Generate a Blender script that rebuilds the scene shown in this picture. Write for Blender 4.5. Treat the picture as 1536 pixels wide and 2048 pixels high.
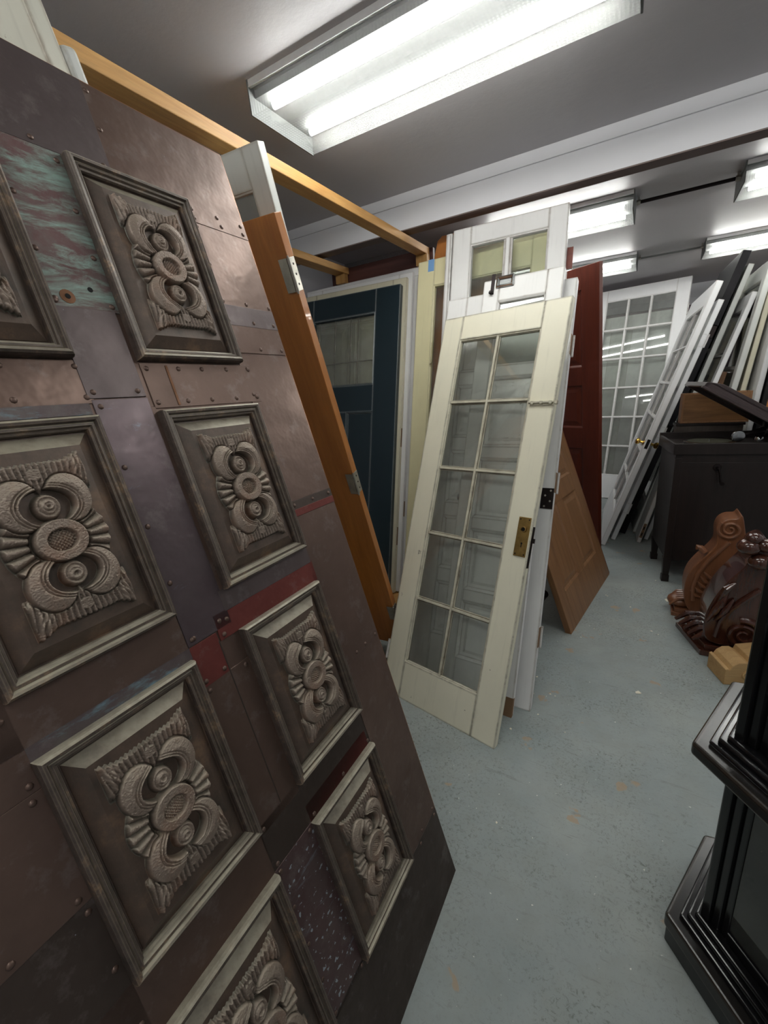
import bpy, bmesh, math, random
import numpy as np
from mathutils import Matrix, Vector
random.seed(7)
for o in list(bpy.data.objects): bpy.data.objects.remove(o)
SC = bpy.context.scene
COL = SC.collection
D = math.pi/180
V3 = lambda *a: np.array(a, float)

# ------------------------------------------------------------------ camera
F, PX, PY, CAMH = 853.96, 768.0, 1024.0, 1.5
def cam_rot(pitch, roll, yaw):
    cp, sp, cy, sy, cr, sr = math.cos(pitch), math.sin(pitch), math.cos(yaw), math.sin(yaw), math.cos(roll), math.sin(roll)
    f = V3(sy*cp, cy*cp, -sp); r = V3(cy, -sy, 0); dn = np.cross(f, r)
    return np.array([cr*r+sr*dn, -sr*r+cr*dn, f])
R = cam_rot(15.604*D, 3.871*D, -31.41*D)
CAM = V3(0, 0, CAMH)
cam = bpy.data.cameras.new('camera'); cam_o = bpy.data.objects.new('camera', cam); COL.objects.link(cam_o)
cam.sensor_fit = 'VERTICAL'; cam.sensor_height = 24; cam.sensor_width = 18; cam.lens = 24*F/2048
cam.clip_start = 0.02; cam.clip_end = 60
M = Matrix.Identity(4)
for i in range(3):
    M[i][0] = R[0][i]; M[i][1] = -R[1][i]; M[i][2] = -R[2][i]; M[i][3] = CAM[i]
cam_o.matrix_world = M
SC.camera = cam_o

# ------------------------------------------------------------------ world, exposure
w = bpy.data.worlds.new('world'); SC.world = w; w.use_nodes = True
w.node_tree.nodes['Background'].inputs[0].default_value = (0.6, 0.62, 0.65, 1)
w.node_tree.nodes['Background'].inputs[1].default_value = 0.25
SC.view_settings.view_transform = 'Standard'; SC.view_settings.look = 'None'
SC.view_settings.gamma = 1; SC.view_settings.use_curve_mapping = False
SC.view_settings.exposure = 0.6
TUBE = 46.0      # strength of every fluorescent tube in the room
try:
    SC.cycles.use_denoising = True
    SC.cycles.max_bounces = 7; SC.cycles.use_adaptive_sampling = True; SC.cycles.adaptive_threshold = .03; SC.cycles.diffuse_bounces = 4; SC.cycles.transparent_max_bounces = 16
    SC.cycles.sample_clamp_indirect = 6; SC.cycles.caustics_reflective = False; SC.cycles.caustics_refractive = False
except Exception: pass

# ------------------------------------------------------------------ photo pixel -> direction helpers
def ray(x, y):
    v = R.T @ V3(x-PX, y-PY, F); return v/np.linalg.norm(v)
def on_z(x, y, z=0.0):
    v = ray(x, y); return CAM + v*(z-CAM[2])/v[2]
def on_plane(x, y, p0, n):
    v = ray(x, y); return CAM + v*(np.dot(np.array(p0)-CAM, n)/np.dot(v, n))
def on_y(x, y, Y): return on_plane(x, y, (0, Y, 0), V3(0, 1, 0))
def on_x(x, y, X): return on_plane(x, y, (X, 0, 0), V3(1, 0, 0))
def frame(az, lean):
    a, l = az*D, lean*D
    v = V3(math.cos(a), math.sin(a), 0); hn = V3(-math.sin(a), math.cos(a), 0)
    u = V3(0, 0, math.cos(l)) + hn*math.sin(l); n = hn*math.cos(l) - V3(0, 0, math.sin(l))
    return v, u, n
def duv(o, az, lean, px, py):
    v, u, n = frame(az, lean); q = on_plane(px, py, o, n) - np.array(o); return float(q@v), float(q@u)

# ------------------------------------------------------------------ materials
MATS = {}
def nt(name):
    m = bpy.data.materials.new(name); m.use_nodes = True; t = m.node_tree; t.nodes.clear()
    out = t.nodes.new('ShaderNodeOutputMaterial'); MATS[name] = m
    return m, t, out
def N(t, kind, **kw):
    n = t.nodes.new('ShaderNode'+kind)
    for k, v in kw.items():
        if k.startswith('i_'):
            n.inputs[k[2:].replace('_', ' ')].default_value = v
        else: setattr(n, k, v)
    return n
def srgb(r, g, b):
    f = lambda c: (c/255/12.92 if c/255 <= .04045 else ((c/255+.055)/1.055)**2.4)
    return (f(r), f(g), f(b), 1)
def ramp(t, fac, stops):
    n = t.nodes.new('ShaderNodeValToRGB'); e = n.color_ramp.elements
    while len(e) < len(stops): e.new(.5)
    for i, (p, c) in enumerate(stops):
        e[i].position = p; e[i].color = c if len(c) == 4 else (*c, 1)
    t.links.new(fac, n.inputs[0]); return n.outputs[0]
def mix(t, fac, a, b, mode='MIX'):
    n = t.nodes.new('ShaderNodeMix'); n.data_type = 'RGBA'; n.blend_type = mode
    for s, v in ((0, fac), (6, a), (7, b)):
        if hasattr(v, 'default_value') or hasattr(v, 'links'): t.links.new(v, n.inputs[s])
        else: n.inputs[s].default_value = v
    return n.outputs[2]
def coords(t, scale=(1, 1, 1), world=False):
    if world:
        src = t.nodes.new('ShaderNodeNewGeometry').outputs['Position']
    else:
        src = t.nodes.new('ShaderNodeTexCoord').outputs['Object']
    mp = t.nodes.new('ShaderNodeMapping'); mp.inputs['Scale'].default_value = scale
    t.links.new(src, mp.inputs['Vector']); return mp.outputs[0]
def noise(t, vec, scale, detail=4, rough=.6, dist=0):
    n = N(t, 'TexNoise'); n.inputs['Scale'].default_value = scale; n.inputs['Detail'].default_value = detail
    n.inputs['Roughness'].default_value = rough; n.inputs['Distortion'].default_value = dist
    t.links.new(vec, n.inputs['Vector']); return n.outputs['Fac']
def step(t, v, lo, hi):
    return ramp(t, v, [(lo, (0, 0, 0)), (hi, (1, 1, 1))])
def bump(t, h, strength=.2, dist=.01):
    b = N(t, 'Bump'); b.inputs['Strength'].default_value = strength; b.inputs['Distance'].default_value = dist
    t.links.new(h, b.inputs['Height']); return b.outputs[0]
def bsdf(t, out, col, rough=.5, metal=0.0, nrm=None, spec=.5, coat=0):
    b = N(t, 'BsdfPrincipled')
    for s, v in (('Base Color', col), ('Roughness', rough), ('Metallic', metal)):
        if hasattr(v, 'links'): t.links.new(v, b.inputs[s])
        else: b.inputs[s].default_value = v
    b.inputs['Specular IOR Level'].default_value = spec; b.inputs['Coat Weight'].default_value = coat
    if nrm is not None: t.links.new(nrm, b.inputs['Normal'])
    t.links.new(b.outputs[0], out.inputs[0]); return b
def paint(name, col, chip=None, chip_amt=.5, dirt=.12, rough=.42, scale=1.0, edge=True):
    """old gloss paint: slight tone drift, dirt and, on arrises, chips down to wood or primer"""
    m, t, out = nt(name); c = coords(t)
    n1 = noise(t, c, 3*scale, 5, .6); n2 = noise(t, c, 34*scale, 4, .7)
    dk = tuple(x*.72 for x in col[:3])+(1,)
    body = mix(t, ramp(t, n1, [(.35, (0, 0, 0)), (.75, (dirt*3, dirt*3, dirt*3))]), col, dk)
    streak = noise(t, coords(t, (14, 14, 1.2)), 3, 3, .6)
    body = mix(t, ramp(t, streak, [(.56, (0, 0, 0)), (.8, (dirt*2.5,)*3)]), body, tuple(x*.6 for x in col[:3])+(1,))
    if chip:
        if edge:
            bv = N(t, 'Bevel', samples=3); bv.inputs['Radius'].default_value = .014
            g = N(t, 'NewGeometry'); dt = N(t, 'VectorMath', operation='DOT_PRODUCT')
            t.links.new(bv.outputs[0], dt.inputs[0]); t.links.new(g.outputs['Normal'], dt.inputs[1])
            inv = N(t, 'Math', operation='SUBTRACT'); inv.inputs[0].default_value = 1; t.links.new(dt.outputs['Value'], inv.inputs[1])
            em = N(t, 'Math', operation='MULTIPLY'); em.inputs[1].default_value = 2.2; t.links.new(inv.outputs[0], em.inputs[0])
            ad = N(t, 'Math', operation='ADD'); t.links.new(em.outputs[0], ad.inputs[0]); t.links.new(noise(t, c, 17*scale, 5, .7), ad.inputs[1])
            msk = step(t, ad.outputs[0], 1.0-chip_amt*.55, 1.03-chip_amt*.55)
        else:
            msk = step(t, n2, .76-chip_amt*.1, .78-chip_amt*.1)
        body = mix(t, msk, body, chip)
    bsdf(t, out, body, rough, nrm=bump(t, n2, .08, .004)); return m
def wood(name, a, b, rough=.45, axis='z', scale=1.0, coat=0, spec=.5):
    m, t, out = nt(name)
    s = {'z': (9, 9, .7), 'x': (.7, 9, 9), 'y': (9, .7, 9)}[axis]
    c = coords(t, tuple(k*scale for k in s)); n1 = noise(t, c, 3.2, 6, .65, .6)
    c2 = coords(t, tuple(k*4*scale for k in s)); n2 = noise(t, c2, 5, 3, .6)
    body = ramp(t, n1, [(.3, a), (.52, tuple((x+y)/2 for x, y in zip(a, b))), (.72, b)])
    body = mix(t, step(t, n2, .5, .75), body, tuple(x*.72 for x in a[:3])+(1,))
    bsdf(t, out, body, rough, nrm=bump(t, n2, .08, .003), coat=coat, spec=spec); return m
def metal(name, col, rough=.35, var=.25):
    m, t, out = nt(name); n1 = noise(t, coords(t), 30, 4, .6)
    body = mix(t, ramp(t, n1, [(.35, (0, 0, 0)), (.75, (var*2,)*3)]), col, tuple(x*.45 for x in col[:3])+(1,))
    bsdf(t, out, body, rough, 1.0); return m
def plain(name, col, rough=.5, metal_=0, spec=.5):
    m, t, out = nt(name); n1 = noise(t, coords(t), 20, 4, .6)
    body = mix(t, ramp(t, n1, [(.4, (0, 0, 0)), (.8, (.25,)*3)]), col, tuple(x*.7 for x in col[:3])+(1,))
    bsdf(t, out, body, rough, metal_, spec=spec); return m
def glass(name, tint=(.93, .95, .93), dirt=.06, refl=1.0, rough=.015):
    m, t, out = nt(name)
    tr = N(t, 'BsdfTransparent'); tr.inputs[0].default_value = (*tint, 1)
    gl = N(t, 'BsdfGlossy'); gl.inputs['Roughness'].default_value = rough
    df = N(t, 'BsdfDiffuse'); df.inputs[0].default_value = (.6, .6, .56, 1)
    lw = N(t, 'Fresnel'); lw.inputs[0].default_value = 1.5
    sc = N(t, 'Math', operation='MULTIPLY'); sc.inputs[1].default_value = refl; t.links.new(lw.outputs[0], sc.inputs[0])
    m1 = N(t, 'MixShader'); t.links.new(sc.outputs[0], m1.inputs[0]); t.links.new(tr.outputs[0], m1.inputs[1]); t.links.new(gl.outputs[0], m1.inputs[2])
    m2 = N(t, 'MixShader'); n1 = noise(t, coords(t), 4, 5, .6)
    f = ramp(t, n1, [(.35, (dirt*.5,)*3), (.75, (dirt*2,)*3)]); t.links.new(f, m2.inputs[0])
    t.links.new(m1.outputs[0], m2.inputs[1]); t.links.new(df.outputs[0], m2.inputs[2])
    t.links.new(m2.outputs[0], out.inputs[0]); return m

def copper(name, col, verd=0.0, verdcol=srgb(118, 158, 148), rough=.38, speck=.0, seed=0, rub=None):
    m, t, out = nt(name)
    tc = N(t, 'TexCoord'); mp = N(t, 'Mapping'); mp.inputs['Location'].default_value = (seed*3.1, seed*1.7, seed*2.3)
    t.links.new(tc.outputs['Object'], mp.inputs[0]); c = mp.outputs[0]
    n1 = noise(t, c, 5, 6, .65, .4); n2 = noise(t, c, 60, 4, .7); n3 = noise(t, c, 16, 5, .7)
    body = mix(t, ramp(t, n1, [(.3, (0, 0, 0)), (.7, (.75,)*3)]), col, tuple(x*.62 for x in col[:3])+(1,))
    body = mix(t, ramp(t, n3, [(.56, (0, 0, 0)), (.78, (.38,)*3)]), body, srgb(150, 140, 138))
    if verd > 0:
        mp2 = N(t, 'Mapping'); mp2.inputs['Scale'].default_value = (3.0, 3.0, 11); t.links.new(c, mp2.inputs[0])
        nv = noise(t, mp2.outputs[0], 2.2, 8, .74, .5)
        body = mix(t, ramp(t, noise(t, c, 14, 6, .75, .3), [(.42, (0, 0, 0)), (.62, (.55*verd,)*3)]), body, srgb(112, 112, 106))
        body = mix(t, ramp(t, nv, [(.66-verd*.2, (0, 0, 0)), (.76-verd*.14, (.8,)*3)]), body, verdcol)
    sp = step(t, noise(t, c, 95, 2, .5), .80-speck*.22, .82-speck*.22)
    body = mix(t, sp, body, srgb(168, 176, 186))
    ro = ramp(t, n1, [(.3, (rough-.08,)*3), (.7, (rough+.14,)*3)])
    bsdf(t, out, body, ro, .55, nrm=bump(t, noise(t, c, 7, 4, .6), .34, .012)); return m

P_CREAM = paint('cream_paint', srgb(226, 221, 200), srgb(58, 46, 36), .60, .12)
P_WHITE = paint('white_paint', srgb(226, 225, 224), srgb(112, 96, 78), .52, .12)
P_WHITE2 = paint('clean_white_paint', srgb(232, 232, 233), srgb(150, 140, 128), .15, .05)
P_GREYW = paint('grey_white_paint', srgb(206, 208, 204), srgb(150, 142, 126), .42, .12)
P_IVORY = paint('ivory_paint', srgb(222, 216, 192), srgb(120, 100, 78), .30, .12)
P_YELLOW = paint('pale_yellow_paint', srgb(230, 222, 180), srgb(150, 140, 110), .34, .12)
P_GREEN = paint('dark_green_paint', srgb(30, 46, 54), srgb(170, 176, 176), .12, .08, .38)
P_BLACK = plain('matt_black_paint', srgb(24, 22, 26), .65, 0, .25)
P_RED = wood('red_mahogany', srgb(104, 44, 28), srgb(82, 34, 22), .40)
W_ORANGE = wood('orange_varnished_wood', srgb(184, 118, 54), srgb(150, 88, 38), .35, 'z', .8, .2)
W_BROWN = wood('brown_oak', srgb(146, 106, 72), srgb(112, 78, 50), .42)
W_PINE = wood('raw_pine', srgb(206, 160, 98), srgb(172, 122, 66), .6, 'y')
W_PINEZ = wood('raw_pine_post', srgb(186, 144, 86), srgb(150, 108, 60), .6, 'z')
W_DKRED = wood('dark_red_board', srgb(86, 48, 42), srgb(64, 36, 32), .55, 'x')
W_REDBR = wood('red_brown_board', srgb(122, 58, 44), srgb(92, 42, 32), .5, 'x')
W_WALNUT = wood('dark_walnut', srgb(38, 28, 26), srgb(22, 16, 15), .42, 'z', 1, .08, .35)
W_LID = wood('lid_walnut', srgb(74, 60, 60), srgb(48, 38, 38), .30, 'x', 1, .3)
W_DRAWER = wood('figured_oak', srgb(136, 98, 62), srgb(94, 64, 38), .42, 'x', 1.6)
W_CORB = wood('orange_carved_wood', srgb(138, 90, 60), srgb(104, 64, 42), .36, 'z', 1, .25)
W_CORBD = wood('dark_carved_mahogany', srgb(78, 42, 30), srgb(50, 26, 20), .2, 'z', 1, .7)
W_TAN = wood('unfinished_tan_wood', srgb(196, 160, 110), srgb(176, 138, 90), .7, 'x')
BLK = plain('black_lacquer', srgb(16, 16, 18), .16)
BLK_W = paint('worn_black_lacquer', srgb(30, 28, 27), srgb(120, 96, 70), .10, .05, .24)
BRASS = metal('polished_brass', srgb(226, 186, 96), .15, .1)
BRASS_OLD = metal('aged_brass', srgb(168, 138, 84), .36, .4)
STEEL = metal('dull_nickel', srgb(186, 182, 172), .36, .3)
CHROME = metal('worn_chrome', srgb(176, 178, 178), .2, .4)
DARKM = plain('dark_bronze', srgb(40, 34, 34), .4, .8)
GLASS = glass('old_glass')
GLASS_D = glass('hazy_glass', (.90, .92, .90), .12)
GLASS_B = glass('dark_cabinet_glass', (.80, .86, .84), .05, 1.6)
VOID = plain('dark_hollow', srgb(10, 8, 8), .9)
RAWW = plain('bare_wood_mortise', srgb(126, 98, 72), .8)
BLUE = plain('blue_masking_paint', srgb(122, 168, 220), .6)
PAPER = plain('paint_flake', srgb(228, 222, 204), .7)
C_BROWN = copper('copper_brown', srgb(108, 87, 78), 0, seed=1)
C_GREY = copper('copper_grey_brown', srgb(98, 86, 86), 0, seed=2, rough=.42)
C_PURP = copper('copper_purple', srgb(96, 82, 86), .12, srgb(112, 124, 140), seed=3, speck=.12)
C_VERD = copper('copper_verdigris', srgb(112, 84, 84), .95, srgb(146, 176, 166), seed=4, rough=.6)
C_VBLUE = copper('copper_blue_verdigris', srgb(96, 84, 86), .62, srgb(122, 154, 168), seed=5, rough=.6)
C_RED = copper('copper_red', srgb(120, 60, 55), 0, seed=6, rough=.5)
C_DARK = copper('copper_dark', srgb(78, 66, 60), 0, seed=7, rough=.45)
C_SPECK = copper('copper_flecked', srgb(104, 80, 80), .3, srgb(150, 162, 176), seed=8, speck=.72)
C_RUST = copper('rusty_copper', srgb(126, 88, 62), 0, seed=10, rough=.6)
C_EDGE = copper('copper_bright_edge', srgb(170, 112, 78), 0, seed=9, rough=.3)

def dust_catchlight(t, body, amt=.6, col=srgb(184, 177, 158)):
    """pale tint on ledges that face up: dust with overhead light painted in"""
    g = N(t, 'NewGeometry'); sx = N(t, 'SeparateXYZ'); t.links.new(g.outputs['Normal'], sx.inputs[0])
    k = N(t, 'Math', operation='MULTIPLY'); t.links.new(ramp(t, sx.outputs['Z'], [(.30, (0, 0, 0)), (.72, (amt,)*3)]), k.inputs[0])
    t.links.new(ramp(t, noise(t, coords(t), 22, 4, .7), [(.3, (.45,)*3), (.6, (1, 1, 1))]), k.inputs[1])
    return mix(t, k.outputs[0], body, col)  # dust colour also stands in for light caught by the ledges
def carve_mat():
    m, t, out = nt('carved_bronzed_wood'); c = coords(t)
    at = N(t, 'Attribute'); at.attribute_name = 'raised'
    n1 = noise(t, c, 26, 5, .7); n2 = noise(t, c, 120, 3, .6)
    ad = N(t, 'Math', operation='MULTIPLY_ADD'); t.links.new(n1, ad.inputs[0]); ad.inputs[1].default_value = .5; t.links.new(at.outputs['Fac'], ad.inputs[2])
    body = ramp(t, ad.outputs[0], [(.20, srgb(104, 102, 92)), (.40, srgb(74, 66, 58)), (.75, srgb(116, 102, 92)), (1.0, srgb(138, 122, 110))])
    oi = N(t, 'ObjectInfo')
    cop = mix(t, ramp(t, noise(t, c, 11, 4, .6), [(.52, (0, 0, 0)), (.70, (.7,)*3)]), body, srgb(142, 102, 80))
    bsdf(t, out, dust_catchlight(t, cop, .35), .5, .25, nrm=bump(t, n2, .12, .002)); return m
CARVE = carve_mat()
def mold_mat():
    m, t, out = nt('worn_bronzed_moulding'); c = coords(t)
    n1 = noise(t, c, 30, 5, .75); n2 = noise(t, coords(t, (40, 40, 5)), 3, 4, .7)
    g = N(t, 'NewGeometry')
    body = ramp(t, n1, [(.3, srgb(56, 48, 44)), (.55, srgb(86, 74, 68)), (.75, srgb(150, 122, 96))])
    bv = N(t, 'Bevel', samples=3); bv.inputs['Radius'].default_value = .003
    dt = N(t, 'VectorMath', operation='DOT_PRODUCT'); t.links.new(bv.outputs[0], dt.inputs[0]); t.links.new(g.outputs['Normal'], dt.inputs[1])
    e = ramp(t, dt.outputs['Value'], [(.80, (.5,)*3), (.97, (0, 0, 0))])
    body = mix(t, e, body, srgb(186, 172, 148))
    bsdf(t, out, dust_catchlight(t, body, .8), .45, .2, nrm=bump(t, n2, .06, .002)); return m
MOLD = mold_mat()
def field_mat():
    m, t, out = nt('panel_field_bronze'); c = coords(t); n1 = noise(t, c, 12, 5, .7)
    body = ramp(t, n1, [(.3, srgb(62, 54, 48)), (.55, srgb(90, 74, 64)), (.78, srgb(132, 104, 82))])
    bsdf(t, out, dust_catchlight(t, body, .6), .45, .2, nrm=bump(t, noise(t, coords(t, (50, 50, 6)), 3, 4, .7), .12, .003)); return m
FIELD = field_mat()

def floor_mat():
    m, t, out = nt('worn_grey_floor_paint'); c = coords(t, world=True)
    n1 = noise(t, c, 1.4, 6, .65); n2 = noise(t, c, 85, 6, .8, .6); n3 = noise(t, c, 2.4, 6, .68)
    n5 = noise(t, c, 9, 6, .7)
    body = ramp(t, n1, [(.3, srgb(134, 144, 145)), (.5, srgb(150, 157, 156)), (.72, srgb(162, 167, 162))])
    body = mix(t, ramp(t, n5, [(.45, (0, 0, 0)), (.7, (.35,)*3)]), body, srgb(138, 140, 132))
    # dark scuffs where the paint is worn
    wear = N(t, 'Math', operation='MULTIPLY'); t.links.new(ramp(t, n3, [(.44, (.12,)*3), (.60, (1, 1, 1))]), wear.inputs[0])
    t.links.new(step(t, n2, .53, .60), wear.inputs[1])
    body = mix(t, wear.outputs[0], body, srgb(112, 118, 112))
    sc = noise(t, coords(t, (3, 26, 1), True), 2.2, 5, .7, 1.2)
    body = mix(t, ramp(t, sc, [(.60, (0, 0, 0)), (.72, (.5,)*3)]), body, srgb(112, 116, 110))
    # bare tan patches
    n4 = noise(t, c, 5.2, 4, .55, .3); body = mix(t, ramp(t, n4, [(.655, (0, 0, 0)), (.672, (.75,)*3)]), body, srgb(168, 146, 120))
    # pale specks
    body = mix(t, step(t, noise(t, c, 70, 2, .5), .745, .755), body, srgb(214, 214, 208))
    bsdf(t, out, body, ramp(t, n1, [(.3, (.5,)*3), (.7, (.66,)*3)]), nrm=bump(t, n2, .08, .003), spec=.3); return m
FLOOR = floor_mat()
def wall_mat(name, col, bumpy=.1, spk=None, rough=.7):
    m, t, out = nt(name); c = coords(t, world=True); n1 = noise(t, c, 1.3, 5, .6); n2 = noise(t, c, 60 if spk else 25, 4, .6)
    body = mix(t, ramp(t, n1, [(.35, (0, 0, 0)), (.75, (.3,)*3)]), col, tuple(x*.8 for x in col[:3])+(1,))
    if spk: body = mix(t, step(t, n2, .56, .64), body, spk)
    bsdf(t, out, body, rough, nrm=bump(t, n2, bumpy, .01)); return m
CEIL = wall_mat('ceiling_paint', srgb(180, 177, 180), .12, rough=.5)
WALL = wall_mat('white_wall', srgb(206, 206, 212), .15)
WALLS = wall_mat('grey_stippled_wall', srgb(150, 150, 152), .5, srgb(176, 176, 178), .5)
MAUVE = wall_mat('mauve_wall', srgb(128, 112, 122), .1)
BEAMW = wall_mat('beam_white', srgb(214, 214, 218), .08)
BEAMB = wall_mat('beam_brown_soffit', srgb(110, 96, 92), .08)
FIXW = plain('fixture_enamel', srgb(226, 226, 226), .4)
PAN = plain('fixture_reflector', srgb(112, 114, 113), .7, 0, .2)

def lens_mat():
    m, t, out = nt('prismatic_lens')
    tr = N(t, 'BsdfTransparent'); gl = N(t, 'BsdfGlossy'); gl.inputs['Roughness'].default_value = .3
    tl = N(t, 'BsdfTranslucent'); tl.inputs[0].default_value = (.9, .92, .9, 1)
    wv = N(t, 'TexWave', wave_type='BANDS', bands_direction='X'); wv.inputs['Scale'].default_value = 26; wv.inputs['Distortion'].default_value = 0
    c = coords(t); t.links.new(c, wv.inputs['Vector'])
    wy = N(t, 'TexWave', wave_type='BANDS', bands_direction='Y'); wy.inputs['Scale'].default_value = 26
    t.links.new(c, wy.inputs['Vector'])
    ml = N(t, 'Math', operation='MULTIPLY'); t.links.new(wv.outputs['Fac'], ml.inputs[0]); t.links.new(wy.outputs['Fac'], ml.inputs[1])
    cc = ramp(t, ml.outputs[0], [(0, (.66, .68, .67)), (1, (.96, .98, .96))]); t.links.new(cc, tr.inputs[0])
    m1 = N(t, 'MixShader'); m1.inputs[0].default_value = .04; t.links.new(tr.outputs[0], m1.inputs[1]); t.links.new(gl.outputs[0], m1.inputs[2])
    m2 = N(t, 'MixShader'); m2.inputs[0].default_value = .015; t.links.new(m1.outputs[0], m2.inputs[1]); t.links.new(tl.outputs[0], m2.inputs[2])
    t.links.new(m2.outputs[0], out.inputs[0]); return m
LENS = lens_mat()
def side_mat():
    m, t, out = nt('ribbed_lens_side')
    tr = N(t, 'BsdfTransparent'); tr.inputs[0].default_value = (.6, .61, .6, 1); df = N(t, 'BsdfDiffuse'); df.inputs[0].default_value = (.9, .92, .9, 1)
    m2 = N(t, 'MixShader'); m2.inputs[0].default_value = .10; t.links.new(tr.outputs[0], m2.inputs[1]); t.links.new(df.outputs[0], m2.inputs[2]); t.links.new(m2.outputs[0], out.inputs[0]); return m
LENS_S = side_mat()
def tube_mat():
    m, t, out = nt('fluorescent_tube'); e = N(t, 'Emission'); e.inputs[0].default_value = (1, .985, .955, 1); e.inputs[1].default_value = TUBE
    t.links.new(e.outputs[0], out.inputs[0]); return m
TUBEM = tube_mat()

# ------------------------------------------------------------------ mesh building
class MB:
    def __init__(s): s.v = []; s.f = []
    def add(s, vs, fs):
        b = len(s.v); s.v += [tuple(map(float, p)) for p in vs]; s.f += [tuple(b+i for i in f) for f in fs]; return s
    def box(s, x0, x1, y0, y1, z0, z1):
        return s.add([(x0, y0, z0), (x1, y0, z0), (x1, y1, z0), (x0, y1, z0), (x0, y0, z1), (x1, y0, z1), (x1, y1, z1), (x0, y1, z1)],
                     [(0, 3, 2, 1), (4, 5, 6, 7), (0, 1, 5, 4), (1, 2, 6, 5), (2, 3, 7, 6), (3, 0, 4, 7)])
    def ring(s, x0, x1, z0, z1, prof, close=False):
        """mitred moulding round a rectangle; prof = [(inset, y)...]"""
        base = len(s.v)
        for (d, y) in prof:
            s.v += [(x0+d, y, z0+d), (x1-d, y, z0+d), (x1-d, y, z1-d), (x0+d, y, z1-d)]
        n = len(prof)
        for k in range(n-1):
            for i in range(4):
                j = (i+1) % 4; a = base+4*k; b = base+4*(k+1)
                s.f.append((a+i, a+j, b+j, b+i))
        if close:
            a = base+4*(n-1); s.f.append((a, a+1, a+2, a+3))
        return s
    def prism(s, poly, y0, y1):
        n = len(poly); vs = [(x, y0, z) for x, z in poly]+[(x, y1, z) for x, z in poly]
        fs = [tuple(range(n)), tuple(range(2*n-1, n-1, -1))]+[(i, i+n, (i+1) % n+n, (i+1) % n) for i in range(n)]
        return s.add(vs, fs)
    def zprism(s, poly, z0, z1):
        n = len(poly); vs = [(x, y, z0) for x, y in poly]+[(x, y, z1) for x, y in poly]
        fs = [tuple(range(n-1, -1, -1)), tuple(range(n, 2*n))]+[(i, (i+1) % n, (i+1) % n+n, i+n) for i in range(n)]
        return s.add(vs, fs)
    def tube(s, pts, r, seg=10, cap=True):
        pts = [np.array(p, float) for p in pts]; rs = r if hasattr(r, '__len__') else [r]*len(pts); base = len(s.v)
        up = None
        for i, p in enumerate(pts):
            tg = pts[min(i+1, len(pts)-1)]-pts[max(i-1, 0)]; tg /= np.linalg.norm(tg)+1e-12
            if up is None:
                up = np.cross(tg, V3(0, 0, 1) if abs(tg[2]) < .9 else V3(1, 0, 0))
            up = up-tg*(up@tg); up /= np.linalg.norm(up); sd = np.cross(tg, up)
            for k in range(seg):
                a = 2*math.pi*k/seg; s.v.append(tuple(p+rs[i]*(math.cos(a)*up+math.sin(a)*sd)))
        for i in range(len(pts)-1):
            for k in range(seg):
                k2 = (k+1) % seg; a = base+i*seg; b = a+seg; s.f.append((a+k, a+k2, b+k2, b+k))
        if cap:
            s.f.append(tuple(base+k for k in range(seg-1, -1, -1))); e = base+(len(pts)-1)*seg; s.f.append(tuple(e+k for k in range(seg)))
        return s
    def lathe(s, prof, c=(0, 0, 0), axis='z', seg=20):
        """prof [(r, h)...] along axis from c"""
        base = len(s.v); c = np.array(c, float)
        ax = {'x': (V3(1, 0, 0), V3(0, 1, 0), V3(0, 0, 1)), 'y': (V3(0, 1, 0), V3(0, 0, 1), V3(1, 0, 0)), 'z': (V3(0, 0, 1), V3(1, 0, 0), V3(0, 1, 0)),
              '-y': (V3(0, -1, 0), V3(1, 0, 0), V3(0, 0, 1)), '-x': (V3(-1, 0, 0), V3(0, 0, 1), V3(0, 1, 0))}[axis]
        for r, h in prof:
            for k in range(seg):
                a = 2*math.pi*k/seg; s.v.append(tuple(c+ax[0]*h+r*(math.cos(a)*ax[1]+math.sin(a)*ax[2])))
        for i in range(len(prof)-1):
            for k in range(seg):
                k2 = (k+1) % seg; a = base+i*seg; b = a+seg; s.f.append((a+k, a+k2, b+k2, b+k))
        s.f.append(tuple(base+k for k in range(seg-1, -1, -1))); e = base+(len(prof)-1)*seg; s.f.append(tuple(e+k for k in range(seg)))
        return s
    def ell(s, c, r, seg=16, rings=10):
        base = len(s.v)
        for i in range(rings+1):
            ph = math.pi*i/rings
            for k in range(seg):
                a = 2*math.pi*k/seg; s.v.append((c[0]+r[0]*math.sin(ph)*math.cos(a), c[1]+r[1]*math.sin(ph)*math.sin(a), c[2]+r[2]*math.cos(ph)))
        for i in range(rings):
            for k in range(seg):
                k2 = (k+1) % seg; a = base+i*seg; b = a+seg; s.f.append((a+k, b+k, b+k2, a+k2))
        return s
    def mesh(s, name, mat, smooth=False):
        me = bpy.data.meshes.new(name); me.from_pydata(s.v, [], s.f); me.validate(); me.update()
        bm = bmesh.new(); bm.from_mesh(me); bmesh.ops.recalc_face_normals(bm, faces=bm.faces); bm.to_mesh(me); bm.free()
        me.materials.append(mat)
        if smooth:
            for p in me.polygons: p.use_smooth = True
            try: me.set_sharp_from_angle(angle=math.radians(40))
            except Exception: pass
        return me
    def build(s, name, mat, parent=None, smooth=False, bevel=0, loc=None, seg=2):
        return inst(name, s.mesh(name, mat, smooth), parent, loc, bevel, seg)
def inst(name, me, parent=None, loc=None, bevel=0, seg=2):
    o = bpy.data.objects.new(name, me); COL.objects.link(o)
    if parent is not None: o.parent = parent
    if loc is not None: o.location = loc
    if bevel:
        b = o.modifiers.new('bevel', 'BEVEL'); b.width = bevel; b.segments = seg; b.limit_method = 'ANGLE'; b.angle_limit = .6
    return o
def tag(o, label, cat, group=None):
    o['label'] = label; o['category'] = cat; o['kind'] = 'thing'
    if group: o['group'] = group
    return o
def struct(o): o['kind'] = 'structure'; return o
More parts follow.
